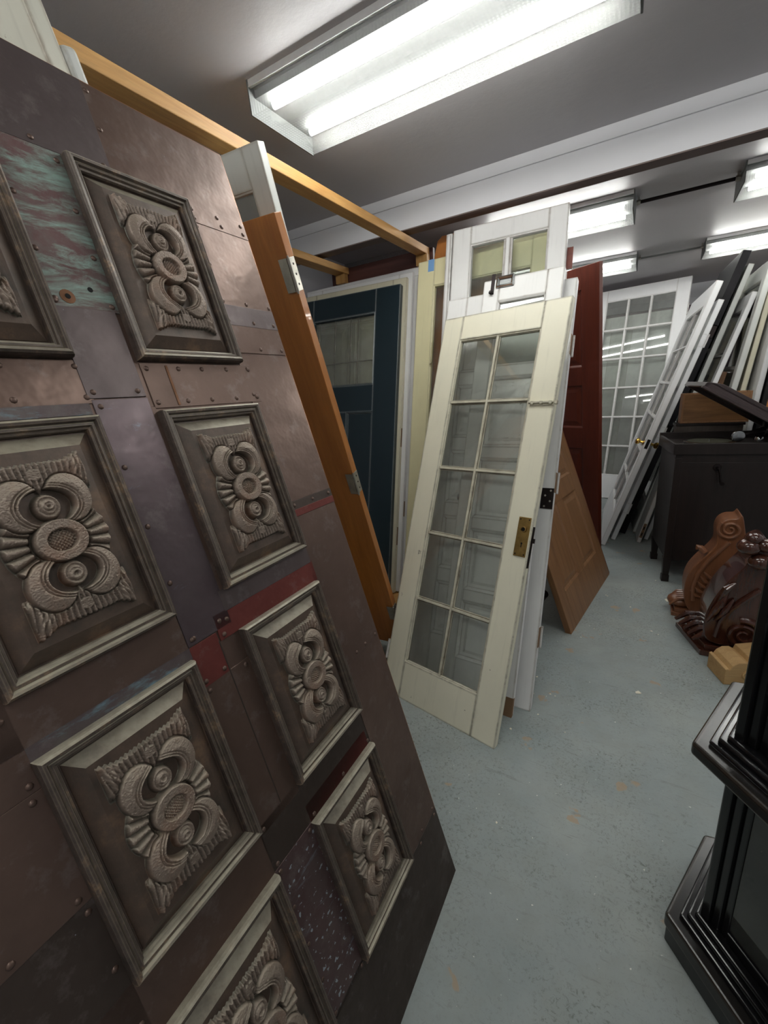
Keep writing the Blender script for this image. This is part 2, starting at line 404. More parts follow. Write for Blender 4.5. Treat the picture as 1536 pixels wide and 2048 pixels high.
def thing(name, label, cat, o=(0, 0, 0), az=0, lean=0, group=None):
    e = bpy.data.objects.new(name, None); COL.objects.link(e); e.empty_display_size = .1
    v, u, n = frame(az, lean); m = Matrix.Identity(4)
    for i in range(3): m[i][0], m[i][1], m[i][2], m[i][3] = v[i], n[i], u[i], o[i]
    e.matrix_world = m
    tag(e, label, cat, group); return e
def BOX(*a): return MB().box(*a)

# ------------------------------------------------------------------ the room
XL, XR, YB, YF, ZC = -2.44, 2.3, -2.6, 7.7, 2.64
struct(BOX(XL, XR, YB, YF, -.06, 0).build('floor', FLOOR))
struct(BOX(XL, XR, YB, YF, ZC, ZC+.06).build('ceiling', CEIL))
struct(BOX(XL-.08, XL, YB, YF, -.06, ZC+.06).build('wall_left', WALL))
struct(BOX(XR, XR+.08, YB, YF, -.06, ZC+.06).build('wall_right', WALL))
struct(BOX(XL, XR, YB-.08, YB, -.06, ZC+.06).build('wall_front', WALL))
struct(BOX(XL, XR, YF, YF+.08, -.06, ZC+.06).build('wall_back', MAUVE))
# stub wall that closes the bay behind the stored doors
struct(BOX(XL, -1.12, 3.60, 3.68, 0, ZC).build('wall_partition', WALLS))
# header beam: white face with a thin lip, brown soffit
YBM = 2.675
bm_ = struct(BOX(XL, XR, YBM, YBM+.088, 2.452, ZC).build('beam', BEAMW))
BOX(XL, XR, YBM-.012, YBM, 2.582, ZC).build('beam_lip', BEAMW, bm_)
BOX(XL, XR, YBM-.001, YBM+.089, 2.446, 2.452).build('soffit', BEAMB, bm_)
struct(BOX(XL, XR, 7.64, 7.7, 2.38, 2.64).build('trim_1', BEAMW))
struct(BOX(XL, XR, 7.62, 7.64, 2.47, 2.49).build('trim_2', BEAMW))

# ------------------------------------------------------------------ ceiling lights
def light(label, x0, y0):
    L, W, H = 1.264, .366, .105
    t = thing('ceiling_light', label, 'ceiling light', (x0, y0, ZC), 0, 0, 'fluorescent ceiling lights')
    m = MB().box(.004, L-.004, .03, W-.03, -.045, 0); m.box(.01, L-.01, .012, W-.012, -.02, -.012)
    m.build('housing', PAN, t)
    BOX(.0, L, 0, .012, -.022, 0).build('side_rail', FIXW, t); BOX(.0, L, W-.012, W, -.022, 0).build('side_rail', FIXW, t)
    # wrap-round lens: near side, bottom, far side
    a = .006; pr = [(0.0, -.02), (.004, -.062), (.02, -H+.006), (.05, -H), (W-.05, -H), (W-.02, -H+.006), (W-.004, -.062), (W, -.02)]
    pr = [(0.0, -.022), (.006, -H), (W-.006, -H), (W, -.022)]
    for k, (nm, mt) in enumerate((('lens_side', LENS), ('lens', LENS), ('lens_side', LENS_S))):
        (ya, za), (yb, zb) = pr[k], pr[k+1]
        MB().add([(a, ya, za), (L-a, ya, za), (L-a, yb, zb), (a, yb, zb)], [(0, 1, 2, 3)]).build(nm, mt, t)
    for xx in (0, L-a):
        MB().add([(xx, -.003, -.0), (xx, .003, -H-.002), (xx, W-.003, -H-.002), (xx, W+.003, 0), (xx+a, -.003, 0), (xx+a, .003, -H-.002), (xx+a, W-.003, -H-.002), (xx+a, W+.003, 0)],
                 [(0, 1, 2, 3), (7, 6, 5, 4), (0, 4, 5, 1), (1, 5, 6, 2), (2, 6, 7, 3), (3, 7, 4, 0)]).build('end_plate', PAN, t)
    for yy in (.07, W-.08):
        MB().tube([(.06, yy, -.066), (L-.06, yy, -.066)], .0125, 12).build('tube', TUBEM, t, True)
    return t
lx = (-1.36, .395)
light('prismatic fluorescent ceiling light above the copper door, near side of the header beam', lx[0], 1.46)
light('fluorescent ceiling light just past the beam, above the tall two-pane white door', lx[0]-.06, 3.58)
light('fluorescent ceiling light past the beam, at the other end of the thicker conduit', lx[1], 3.58)
light('fluorescent ceiling light behind the red door, over the eighteen-pane white door', lx[0]-.07, 5.24)
light('fluorescent ceiling light above the leaning white doors, at the end of the thin conduit', lx[1]-.03, 5.24)
light('unseen fluorescent ceiling light assumed over the aisle on the near side of the beam', lx[1], 1.46)  # out of view, assumed from the paired rows, adds room light
light('unseen fluorescent ceiling light added behind the camera, above the copper door side', lx[0], -.66)  # out of view, row added behind the camera to light the room
light('unseen fluorescent ceiling light added behind the camera, above the aisle', lx[1], -.66)  # second unseen fixture of that added row
def conduit(label, y, r, x0, x1):
    t = thing('conduit', label, 'conduit', (0, y, ZC))
    MB().tube([(x0, 0, -.03), (x1, 0, -.03)], r, 8).build('pipe', DARKM if r > .009 else PAN, t, True)
    for x in (x0+.012, x1-.012): MB().tube([(x-.012, 0, -.03), (x+.012, 0, -.03)], r*1.5, 8).build('connector', STEEL, t, True)
    for x in (x0+.012, x1-.012): BOX(x-.006, x+.006, -.006, .006, -.03, 0).build('hanger', STEEL, t)
conduit('thick dark conduit joining the two ceiling lights just past the beam', 3.75, .011, -.15, .395)
conduit('thin grey conduit joining the two farther ceiling lights', 5.42, .008, -.16, .365)

# ------------------------------------------------------------------ the rack that holds the stored doors
RZ = 2.43
def rail(label, x0, x1, ya, yb):
    o = BOX(0, x1-x0, 0, yb-ya, -.046, 0).build('rack_rail', W_PINE, None, bevel=.003, loc=(x0, ya, RZ)); return tag(o, label, 'timber', 'pine rack timbers')
rail('long pine rack rail passing over the copper door and grey-white door tops', -1.420, -1.344, -.6, 3.028)
rail('pine rack rail running along the white side wall', -2.117, -2.016, -.6, 3.028)
PT = on_y(858, 527, 2.975)[2]
for x, lb in ((-1.424, 'pine post stub under the end of the long rail, beside the yellow door'), (-2.107, 'pine post stub under the rail by the white side wall')):
    tag(BOX(0, .085, 0, .045, PT, RZ-.046).build('rack_post', W_PINEZ, None, bevel=.003, loc=(x, 2.972, 0)), lb, 'timber', 'pine rack timbers')
tag(BOX(0, .86, 0, .03, 0, .25).build('backing_board', W_DKRED, None, bevel=.002, loc=(-2.18, 3.03, RZ-.25)), 'dark red board spanning behind the two rack posts', 'board')
a = on_y(858, 527, 2.975); b = on_y(850, 573, 2.975)
tag(BOX(0, -XL-1.33, 0, .03, 0, a[2]-b[2]).build('white_plank', P_WHITE2, None, bevel=.002, loc=(XL+.02, 2.996, b[2])), 'long white plank running behind the dark green door to the yellow door', 'board')
c = on_y(830, 578, 3.05); d_ = on_y(830, 640, 3.05)
tag(BOX(0, -XL-1.2, 0, .035, 0, c[2]-d_[2]).build('red_brown_board', W_REDBR, None, bevel=.002, loc=(XL+.02, 3.062, d_[2])), 'red-brown board under the white plank, beside the yellow door', 'board')
for lb, xx in (('pine batten behind the planks, against the white side wall', -2.40), ('pine batten behind the planks, towards the yellow door', -1.42)):
    tag(BOX(0, .05, 0, .504, 0, .05).build('batten', W_PINE, None, loc=(xx, 3.096, d_[2]+.02)), lb, 'timber', 'battens behind the planks')

# ------------------------------------------------------------------ door builders
STICK = [(0, 0), (.004, .004), (.009, .006), (.011, .012)]
def glazed(t, w, h, th, mat, sl, sr, top, bot, cols, rows, mw=.022, gl=GLASS, rowz=None, tz=None):
    """stiles, rails, muntins and single panes; front face at y=0"""
    BOX(0, sl, 0, th, 0, h).build('stile', mat, t, bevel=.003)
    BOX(w-sr, w, 0, th, 0, h).build('stile', mat, t, bevel=.003)
    BOX(sl, w-sr, .0006, th-.0006, h-top, h).build('top_rail', mat, t, bevel=.002)
    BOX(sl, w-sr, .0006, th-.0006, 0, bot).build('bottom_rail', mat, t, bevel=.002)
    gx0, gx1, gz0, gz1 = sl, w-sr, bot, h-top
    xs = [gx0+(gx1-gx0)*i/cols for i in range(cols+1)]
    zs = rowz or [gz0+(gz1-gz0)*i/rows for i in range(rows+1)]
    hm = mw/2
    for x in xs[1:-1]:
        m = MB().box(x-hm*.5, x+hm*.5, .004, th-.004, gz0, gz1); m.box(x-hm, x+hm, .012, th-.012, gz0, gz1); m.build('muntin', mat, t, bevel=.0015, seg=1)
    for z in zs[1:-1]:
        m = MB().box(gx0, gx1, .0045, th-.0045, z-hm*.5, z+hm*.5); m.box(gx0, gx1, .0125, th-.0125, z-hm, z+hm); m.build('muntin', mat, t, bevel=.0015, seg=1)
    m = MB().ring(gx0, gx1, gz0, gz1, [(0, .004), (.006, .006), (.008, .013), (.008, th/2)])
    m.ring(gx0, gx1, gz0, gz1, [(0, th-.004), (.006, th-.006), (.008, th-.013), (.008, th/2)]); m.build('glazing_bead', mat, t)
    cache = {}
    for i in range(cols):
        for j in range(len(zs)-1):
            pw, ph = xs[i+1]-xs[i], zs[j+1]-zs[j]; k = (round(pw, 3), round(ph, 3))
            if k not in cache: cache[k] = BOX(-pw/2+.002, pw/2-.002, -.0015, .0015, -ph/2+.002, ph/2-.002).mesh('pane', gl)
            inst('pane', cache[k], t, ((xs[i]+xs[i+1])/2, th/2, (zs[j]+zs[j+1])/2))
def panelled(t, w, h, th, mat, rects, rmat=None, depth=.012, raised=True, axis_mat=None):
    """solid door whose rectangular openings hold recessed or raised panels"""
    xs = sorted({0, w, *[r[0] for r in rects], *[r[1] for r in rects]}); zs = sorted({0, h, *[r[2] for r in rects], *[r[3] for r in rects]})
    x_lo, x_hi = min(r[0] for r in rects), max(r[1] for r in rects)
    BOX(0, x_lo, 0, th, 0, h).build('stile', mat, t, bevel=.003); BOX(x_hi, w, 0, th, 0, h).build('stile', mat, t, bevel=.003)
    rows = sorted({(r[2], r[3]) for r in rects}); edges = [0]+[k for r in rows for k in r]+[h]
    for i in range(0, len(edges), 2):
        BOX(x_lo, x_hi, .0006, th-.0006, edges[i], edges[i+1]).build('rail', mat, t, bevel=.002)
    for r in rows:
        rr = sorted([q for q in rects if (q[2], q[3]) == r])
        for q, q2 in zip(rr, rr[1:]): BOX(q[1], q2[0], .0006, th-.0006, r[0], r[1]).build('mullion', mat, t, bevel=.002)
    for (x0, x1, z0, z1) in rects:
        m = MB()
        for sgn in (0, 1):
            Y = (lambda y: y) if not sgn else (lambda y: th-y)
            pf = [(0, .001), (.006, .005), (.012, depth-.002), (.014, depth)]
            if raised and min(x1-x0, z1-z0) > .12: pf += [(.03, depth), (.055, depth-.007)]
            m.ring(x0, x1, z0, z1, [(d, Y(y)) for d, y in pf], True)
        m.build('panel', rmat or mat, t)
def hinge(t, x, y, z, mat, hh=.09, ww=.04, side=1, name='hinge', free=True):
    """butt hinge on the edge of a door: leaf let into the edge, knuckle at the corner, free leaf swung out"""
    e = BOX(x-.0012*side, x+.0012*side, y, y+ww, z-hh/2, z+hh/2).build(name, mat, t, bevel=.001)
    MB().tube([(x+.003*side, y-.004, z-hh/2), (x+.003*side, y-.004, z+hh/2)], .0055, 10).build('knuckle', mat, e, True)
    MB().tube([(x+.003*side, y-.004, z-hh/2-.006), (x+.003*side, y-.004, z+hh/2+.006)], .003, 8).build('pin', mat, e, True)
    for k in (-.3, 0, .3): MB().lathe([(.004, 0), (.003, .001)], (x+.0013*side, y+ww*.55, z+k*hh), 'x' if side > 0 else '-x', 8).build('screw', DARKM, e)
    if free:
        BOX(x-ww-.002, x-.003, y-.007, y-.0045, z-hh/2, z+hh/2).build('free_leaf', mat, e, bevel=.001)
    return e

# ------------------------------------------------------------------ COPPER DOOR
CW, CH, CT = .974, 2.195, .05
cb = on_z(910, 1740); caz, clean = 91.2446, 15.634
cv, cu, cn = frame(caz, clean)
co = cb - cv*CW
copper_door = thing('copper_door', 'patched copper-clad door with carved square panels leaning against the rack', 'door', co, caz, clean)
BOX(.002, CW-.002, .002, CT, .002, CH-.002).build('core', W_BROWN, copper_door)
BOX(0, CW, 0, .003, 0, CH).build('copper_skin', C_BROWN, copper_door, bevel=.001)
BOX(CW-.0015, CW+.0015, -.001, .012, 0, CH).build('copper_edge_strip', C_EDGE, copper_door)
BOX(0, CW, -.001, .012, CH-.0015, CH+.0015).build('copper_edge_strip', C_EDGE, copper_door)
RIV = MB().lathe([(.0052, 0), (.0048, .0012), (.003, .0024), (.001, .0028)], (0, 0, 0), '-y', 8).mesh('rivet', C_BROWN, True)
rn = [0]
def sheet(x0, x1, z0, z1, mat, lift=1, edges='', sp=.055):
    y = -.0006*lift
    m = BOX(x0, x1, y-.0012, .001, z0, z1)
    s = m.build('copper_sheet', mat, copper_door, bevel=.0006, seg=1)
    for e in edges:
        L = (x1-x0) if e in 'tb' else (z1-z0); k = max(2, int(round(L/sp)))
        for i in range(k):
            a = .012+(L-.024)*i/(k-1)+random.uniform(-.004, .004)
            p = {'t': (x0+a, z1-.011), 'b': (x0+a, z0+.011), 'l': (x0+.011, z0+a), 'r': (x1-.011, z0+a)}[e]
            inst('rivet', RIV, copper_door, (p[0], y-.001, p[1])); rn[0] += 1
    return s
sheet(0, .637, 2.021, CH, C_GREY, 2, 'b', .1)
sheet(.634, CW, 2.021, CH, C_BROWN, 1, 'l', .06)
sheet(.80, CW, 1.98, 2.022, C_BROWN, 3, 'tb', .05)
sheet(.80, CW, 1.79, 1.982, C_BROWN, 1, 'lb', .06)
sheet(.80, CW, 1.743, 1.793, C_GREY, 3, 'b', .05)
sheet(.80, CW, 1.676, 1.744, C_BROWN, 2, 'b', .06)
sheet(.43, .544, 1.737, 2.021, C_VERD, 2, 'lrb', .07)
sheet(.431, .535, 1.58, 1.739, C_GREY, 3, 'b', .08)
sheet(.0, .44, 1.572, 1.647, C_BROWN, 1, 'tb', .09)
sheet(.178, .43, 1.553, 1.574, C_VBLUE, 1)
sheet(.545, .826, 1.556, 1.645, C_BROWN, 2, 'tbr', .06)
sheet(.435, .536, 1.110, 1.578, C_PURP, 2, 'lb', .09)
sheet(.534, .546, 1.178, 1.56, C_BROWN, 1)
sheet(.796, CW, 1.297, 1.672, C_BROWN, 1, 'l', .07)
sheet(.80, CW, 1.257, 1.297, C_DARK, 3, 't', .06)
sheet(.80, CW, 1.257, 1.275, C_RED, 4, '', .06)
sheet(.797, CW, .836, 1.257, C_BROWN, 2, 'b', .05)
sheet(.53, .806, 1.136, 1.18, C_GREY, 3, '', .08)
sheet(.50, .81, 1.087, 1.140, C_RED, 2, 'l', .05)
sheet(.0, .434, 1.108, 1.18, C_BROWN, 1)
sheet(.178, .436, 1.087, 1.110, C_VBLUE, 1)
sheet(.434, .496, 1.025, 1.108, C_RED, 1, 'b', .05)
sheet(.434, .546, .70, 1.027, C_BROWN, 1, 't', .05)
sheet(.494, .497, .72, 1.09, C_DARK, 2)
sheet(.43, .80, .616, .720, C_DARK, 1, 'tb', .09)
sheet(0, .434, .616, .720, C_BROWN, 1, 't', .09)
sheet(.545, .79, .617, .66, C_RED, 1, '', .09)
sheet(.796, CW, .236, .838, C_BROWN, 1, 'b', .06)
sheet(.546, CW, 0, .238, C_DARK, 3, 't', .09)
sheet(.43, .546, .24, .62, C_SPECK, 2, 'lt', .08)
sheet(0, .548, 0, .25, C_DARK, 2, 't', .09)
sheet(0, .179, .87, 1.05, C_BROWN, 2, 'tb', .06)
sheet(0, .179, .25, .872, C_DARK, 1, 'r', .09)
sheet(0, .179, 1.05, 1.572, C_BROWN, 1, 'r', .09)
BOX(.596, .601, -.0035, 0, 1.56, 1.64).build('solder_streak', C_RUST, copper_door)
MB().lathe([(.012, 0), (.012, .001), (.004, .0015)], (.462, -.002, 1.757), '-y', 16).build('rusted_screw_hole', C_RUST, copper_door)
MB().lathe([(.0045, 0), (.0045, .0006)], (.462, -.0035, 1.757), '-y', 10).build('screw_hole', VOID, copper_door)
MB().lathe([(.0045, 0), (.0045, .0006)], (.505, -.0025, 1.775), '-y', 10).build('screw_hole', VOID, copper_door)

def relief_mesh(w, h, nx=150, nz=268):
    xs = np.linspace(-w/2, w/2, nx); zs = np.linspace(-h/2, h/2, nz); X, Z = np.meshgrid(xs, zs)
    s = Z >= 0; zz = np.abs(Z); x = np.where(s, X, -X); ax = np.abs(x)
    H = np.zeros_like(X)
    sm = lambda a, lo, hi: np.clip((a-lo)/(hi-lo), 0, 1)**2*(3-2*np.clip((a-lo)/(hi-lo), 0, 1))
    # acanthus fringe along the ends
    tooth = .0035*np.abs(((ax*1000/7.2) % 1)*2-1)
    top = .118+tooth+np.where(ax > .044, (ax-.044)*.42, 0)
    leaf = sm(zz, .066, .082)*sm(top-zz, 0, .003)*sm(.0715-ax, 0, .004)
    vein = .5+.5*np.cos(2*math.pi*(ax*(1+(.12-zz)*3.0))/.0080)
    H = np.maximum(H, leaf*(.0052+.0034*vein))
    crl = np.exp(-(((ax-.056)/.008)**2+((zz-.105)/.016)**2)); H += leaf*.006*crl*(.4+.6*np.abs(np.sin((ax*1.2-zz*.7)*420)))
    # side fans
    r = np.hypot(X, Z*1.05); th = np.arctan2(zz, np.abs(X))
    fan = sm(r, .036, .041)*sm(.0715-r, 0, .005)*sm(.80-th, 0, .06)
    fv = np.abs(np.cos(th*11.5)); H = np.maximum(H, fan*(.002+.0085*fv**.7))
    # paired C-scrolls: two overlapping discs with one shared hollow round the eye
    d1 = 1-np.hypot((ax-.0315)/.0325, (zz-.0600)/.0405)
    notch = sm(ax+np.clip(.085-zz, 0, 1)*.8, .0008, .0045)
    iny = np.hypot(x/.0370, (zz-.0520)/.0285)
    lobe = sm(d1, 0, .12)*sm(iny, .90, 1.0)*notch
    gr = 1-.26*np.exp(-((iny-1.09)/.028)**2)-.22*np.exp(-((iny-1.21)/.028)**2)
    H = np.where(d1 > 0, np.maximum(H*(1-sm(d1, 0, .05)), lobe*(.0105+.0055*np.clip(d1*2.2, 0, 1))*gr), H)
    # eye
    re = np.hypot(x/.0195, (zz-.052)/.0215); H = np.maximum(H, sm(1-re, 0, .2)*(.0065+.006*np.sqrt(np.clip(1-re**2, 0, 1)))*(1-.12*np.cos(re*22)))
    rb = np.hypot(x, zz-.053); H += .0035*np.exp(-((rb-.0055)/.0016)**2)-.002*np.exp(-(rb/.003)**2)
    rs = np.hypot(x/.011, (zz-.101)/.011); H = np.maximum(H, sm(1-rs, 0, .25)*.0085)
    # centre ring with hatched boss
    ro = np.hypot(X/.0355, Z/.0325); ri = np.hypot(X/.0205, Z/.0175)
    ring = sm(1-ro, 0, .07); H = np.where(ring > 0, np.maximum(H*(1-ring), ring*.0165), H)
    pit = sm(1-ri, 0, .10); hat = (np.abs(np.sin((X+Z)*560))*np.abs(np.sin((X-Z)*560)))
    H = H*(1-pit)+pit*(.006+.0040*hat+.004*np.clip(1-ri**2, 0, 1))
    rng = np.random.default_rng(3); H += .0004*rng.standard_normal(H.shape)*(H > .001)
    H *= 1.2; edge = np.minimum(np.minimum(X+w/2, w/2-X), np.minimum(Z+h/2, h/2-Z)); H *= sm(edge, 0, .003)
    v = np.stack([X.ravel(), -H.ravel(), Z.ravel()], 1)
    i = np.arange(nx*nz).reshape(nz, nx); f = np.stack([i[:-1, :-1].ravel(), i[:-1, 1:].ravel(), i[1:, 1:].ravel(), i[1:, :-1].ravel()], 1)
    me = bpy.data.meshes.new('carved_relief'); me.from_pydata(v.tolist(), [], f.tolist()); me.update()
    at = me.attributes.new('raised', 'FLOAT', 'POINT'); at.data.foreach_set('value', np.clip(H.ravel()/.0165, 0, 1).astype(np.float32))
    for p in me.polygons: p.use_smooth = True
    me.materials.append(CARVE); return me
PW, PH = .252, .371
rel = relief_mesh(.150, .268, 160, 286)
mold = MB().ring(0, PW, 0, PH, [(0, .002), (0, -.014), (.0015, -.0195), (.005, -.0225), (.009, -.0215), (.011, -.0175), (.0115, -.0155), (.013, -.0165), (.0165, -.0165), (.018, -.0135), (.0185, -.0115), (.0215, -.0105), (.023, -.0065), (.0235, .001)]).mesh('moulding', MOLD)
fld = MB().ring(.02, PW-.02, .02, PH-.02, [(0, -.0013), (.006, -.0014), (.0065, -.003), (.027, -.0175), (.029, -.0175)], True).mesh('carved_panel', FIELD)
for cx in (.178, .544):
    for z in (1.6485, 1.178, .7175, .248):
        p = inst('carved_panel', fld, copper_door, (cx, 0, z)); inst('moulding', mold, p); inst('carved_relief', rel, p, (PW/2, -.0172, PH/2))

# ------------------------------------------------------------------ doors stored in the rack behind the copper door
BZ = .1   # timber sleeper they stand on
tag(BOX(0, 1.04, 0, 1.55, 0, BZ-.0095).build('sleeper_platform', W_PINE, None, loc=(-2.40, 1.02, 0)), 'low pine platform under the doors stored in the rack', 'platform')
az_, le_ = 3.8, -20.5; ww = .68
t = thing('varnished_door', 'orange varnished slab door with nickel hinges, tipped towards the copper door', 'door', (-1.744, 1.825, 0.1), az_, le_)
BOX(0, ww, 0, .036, 0, 2.082).build('slab', W_ORANGE, t, bevel=.002)
for px, py in ((560, 556), (697, 967), (766, 1222)):
    s, q = duv((-1.744, 1.825, 0.1), az_, le_, px, py); hinge(t, ww, 0, q, STEEL, .1, .034)
g_o = (-1.922, 1.86, 0.1)
t = thing('glazed_door', 'grey-white chipped glazed door sticking up above the orange varnished door', 'door', g_o, 3.84, -17.0)
glazed(t, .74, 2.307, .038, P_GREYW, .10, .072, .115, .22, 1, 3, gl=GLASS_D)
hinge(t, .74, 0, 1.15, STEEL, .09, .034, free=False); hinge(t, .74, 0, .62, STEEL, .09, .034, free=False)
wa = on_x(106, 75, -1.05); wb = on_x(83, 0, -1.05)
P_OLDW = paint('chipped_old_white_paint', srgb(222, 220, 206), srgb(126, 104, 84), .62, .2)
t = thing('chipped_white_door', 'tall chipped white door rising above the dark top of the copper door', 'door', (-1.79, 1.087, BZ), 6, -16.0)
BOX(0, .14, 0, .04, 0, 2.36).build('stile', P_OLDW, t, bevel=.004); BOX(.53, .70, 0, .04, 0, 2.36).build('stile', P_OLDW, t, bevel=.004)
for z0, z1 in ((0, .25), (.95, 1.1), (1.95, 2.36)): BOX(.14, .53, .0005, .0395, z0, z1).build('rail', P_OLDW, t, bevel=.003)
for z0, z1 in ((.25, .95), (1.1, 1.95)): BOX(.14, .53, .012, .028, z0, z1).build('panel', P_OLDW, t)
t = thing('blunt_white_door', 'white round-cornered door edge showing behind the tall chipped white door', 'door', (-1.775, 1.131, BZ), 6, -16.0)
BOX(0, .684, 0, .034, 0, 2.18).build('slab', P_GREYW, t, bevel=.010, seg=3)

# dark green door and the white doors behind it
gaz, gle, gw, gh = 2.086, 12.466, .86, 2.153
go = (-2.325, 2.347, BZ)
t = thing('green_door', 'dark green painted door with leaded glass light', 'door', go, gaz, gle)
gl0 = duv(go, gaz, gle, 751, 624); gl1 = duv(go, gaz, gle, 747, 768)
gx1 = min(gl0[0], gw-.1); gz1, gz0 = gl0[1], gl1[1]
BOX(0, .13, 0, .04, 0, gh).build('stile', P_GREEN, t, bevel=.002); BOX(gx1, gw, 0, .04, 0, gh).build('stile', P_GREEN, t, bevel=.002)
BOX(.13, gx1, .0005, .0395, gz1, gh).build('top_rail', P_GREEN, t, bevel=.002)
pz1 = duv(go, gaz, gle, 745, 822)[1]
BOX(.13, gx1, .0005, .0395, pz1, gz0).build('lock_rail', P_GREEN, t, bevel=.002); BOX(.13, gx1, .0005, .0395, 0, .24).build('bottom_rail', P_GREEN, t, bevel=.002)
mid = (.13+gx1)/2
BOX(mid-.05, mid+.05, .0005, .0395, .24, pz1).build('mullion', P_GREEN, t, bevel=.002)
for x0, x1 in ((.13, mid-.05), (mid+.05, gx1)):
    MB().ring(x0, x1, .24, pz1, [(0, .001), (.008, .004), (.012, .014), (.014, .014)], True).build('panel', P_GREEN, t)
MB().ring(.13, gx1, gz0, gz1, [(0, .0), (.006, -.004), (.012, .006), (.012, .02)]).build('glazing_bead', P_GREEN, t)
lead_x = [duv(go, gaz, gle, x, 700)[0] for x in (698, 713)]; lz = duv(go, gaz, gle, 710, 722)[1]
lxs = [.13, .19, lead_x[0]-.10, lead_x[0], lead_x[1], gx1]; lxs = [.13]+[.13+.045, lead_x[0]-.14, lead_x[0], lead_x[1]]+[gx1]
for i in range(len(lxs)-1):
    for z0, z1 in ((gz0, lz), (lz, gz1)):
        BOX(lxs[i]+.001, lxs[i+1]-.001, .018, .021, z0+.001, z1-.001).build('pane', GLASS_D, t)
for x in lxs[1:-1]: BOX(x-.003, x+.003, .015, .024, gz0, gz1).build('lead_came', STEEL, t)
BOX(.13, gx1, .0152, .0238, lz-.003, lz+.003).build('lead_came', STEEL, t)
def behind_green(label, dx, dy, h, mat, rects, w=.9):
    t = thing('stored_white_door', label, 'door', (-2.325+dx, 2.347+dy, BZ), gaz, gle); panelled(t, w, h, .03, mat, rects, depth=.009); return t
r2 = [(.12, .42, .2, .9), (.48, .78, .2, .9), (.12, .42, 1.05, 1.95), (.48, .78, 1.05, 1.95)]
t = behind_green('ivory-topped panel door stored directly behind the dark green door', .0, .0425, 2.20, P_IVORY, r2, .885)
BOX(.8845, .886, .006, .022, 1.05, 1.18).build('hinge_mortise', RAWW, t); BOX(.8845, .886, .006, .022, .35, .48).build('hinge_mortise', RAWW, t)
t = behind_green('white panel door stored second behind the dark green door', .03, .0745, 2.235, P_WHITE2, r2, .885)
BOX(.8845, .886, .006, .022, .55, .66).build('hinge_mortise', RAWW, t)
t = behind_green('white panel door stored third behind the dark green door', .05, .1065, 2.215, P_WHITE, r2, .89)
BOX(.8895, .892, .004, .026, 1.16, 1.27).build('hinge_mortise', VOID, t)

# ------------------------------------------------------------------ the stack in the aisle
kaz, kle = -11.638, 20.114; ko = (-1.064, 1.602, 0); KW, KH, KT = .648, 1.965, .035
cream = thing('cream_french_door', 'cream ten-pane glazed door with chipped edges leaning in front of its stack', 'door', ko, kaz, kle)
glazed(cream, KW, KH, KT, P_CREAM, .113, .118, .122, .188, 2, 5, .024, GLASS, [.188, .518, .857, 1.191, 1.524, KH-.122])
def ck(px, py): return duv(ko, kaz, kle, px, py)
x0, z0 = ck(1029, 1111); x1, z1 = ck(1061, 1036); xm = (x0+x1)/2; zm = (z0+z1)/2; pw, phh = .055, abs(z1-z0)
esc = BOX(xm-pw/2, xm+pw/2, -.0035, .0, zm-phh/2, zm+phh/2).build('escutcheon', BRASS_OLD, cream, bevel=.002)
esc['label'] = 'aged brass lock plate'
MB().lathe([(.0135, 0), (.0125, .008), (.009, .0085), (.0085, .001)], (xm+.002, -.0035, zm+.033), '-y', 20).build('spindle_collar', BRASS_OLD, esc, True)
MB().lathe([(.0082, 0), (.0082, .0022)], (xm+.002, -.0035, zm+.033), '-y', 16).build('spindle_hole', VOID, esc)
MB().lathe([(.0042, 0), (.0042, .0006)], (xm+.002, -.0035, zm-.028), '-y', 12).build('keyhole', VOID, esc); BOX(xm, xm+.004, -.0041, -.003, zm-.045, zm-.028).build('keyhole_slot', VOID, esc)
for sx in (-1, 1):
    for sz in (-1, 1): MB().lathe([(.0035, 0), (.003, .001)], (xm+sx*(pw/2-.008), -.0035, zm+sz*(phh/2-.01)), '-y', 8).build('screw', DARKM, esc)
bx, bz = ck(1088, 807)
lat = BOX(bx-.062, KW+.001, -.003, 0, bz-.011, bz+.011).build('surface_bolt', P_CREAM, cream, bevel=.001)
MB().tube([(bx-.066, -.008, bz+.002), (KW-.002, -.008, bz+.002)], .0045, 10).build('bolt_rod', P_CREAM, lat, True)
for k in (-.05, -.01, .03, .055): BOX(bx+k-.006, bx+k+.006, -.013, 0, bz-.006, bz+.009).build('bolt_keeper', P_CREAM, lat, bevel=.001)
BOX(KW-.0005, KW+.001, .006, .028, zm-.13, zm+.05).build('mortise_lock', DARKM, cream, bevel=.001)
BOX(KW, KW+.012, .012, .022, zm-.02, zm).build('latch_tongue', DARKM, cream)
for z in (.32, .25): pass
hl = BOX(-.0015, 0, 0, .03, .17, .26).build('hinge', P_WHITE, cream); MB().tube([(-.004, -.003, .165), (-.004, -.003, .265)], .006, 10).build('knuckle', P_WHITE, hl, True)

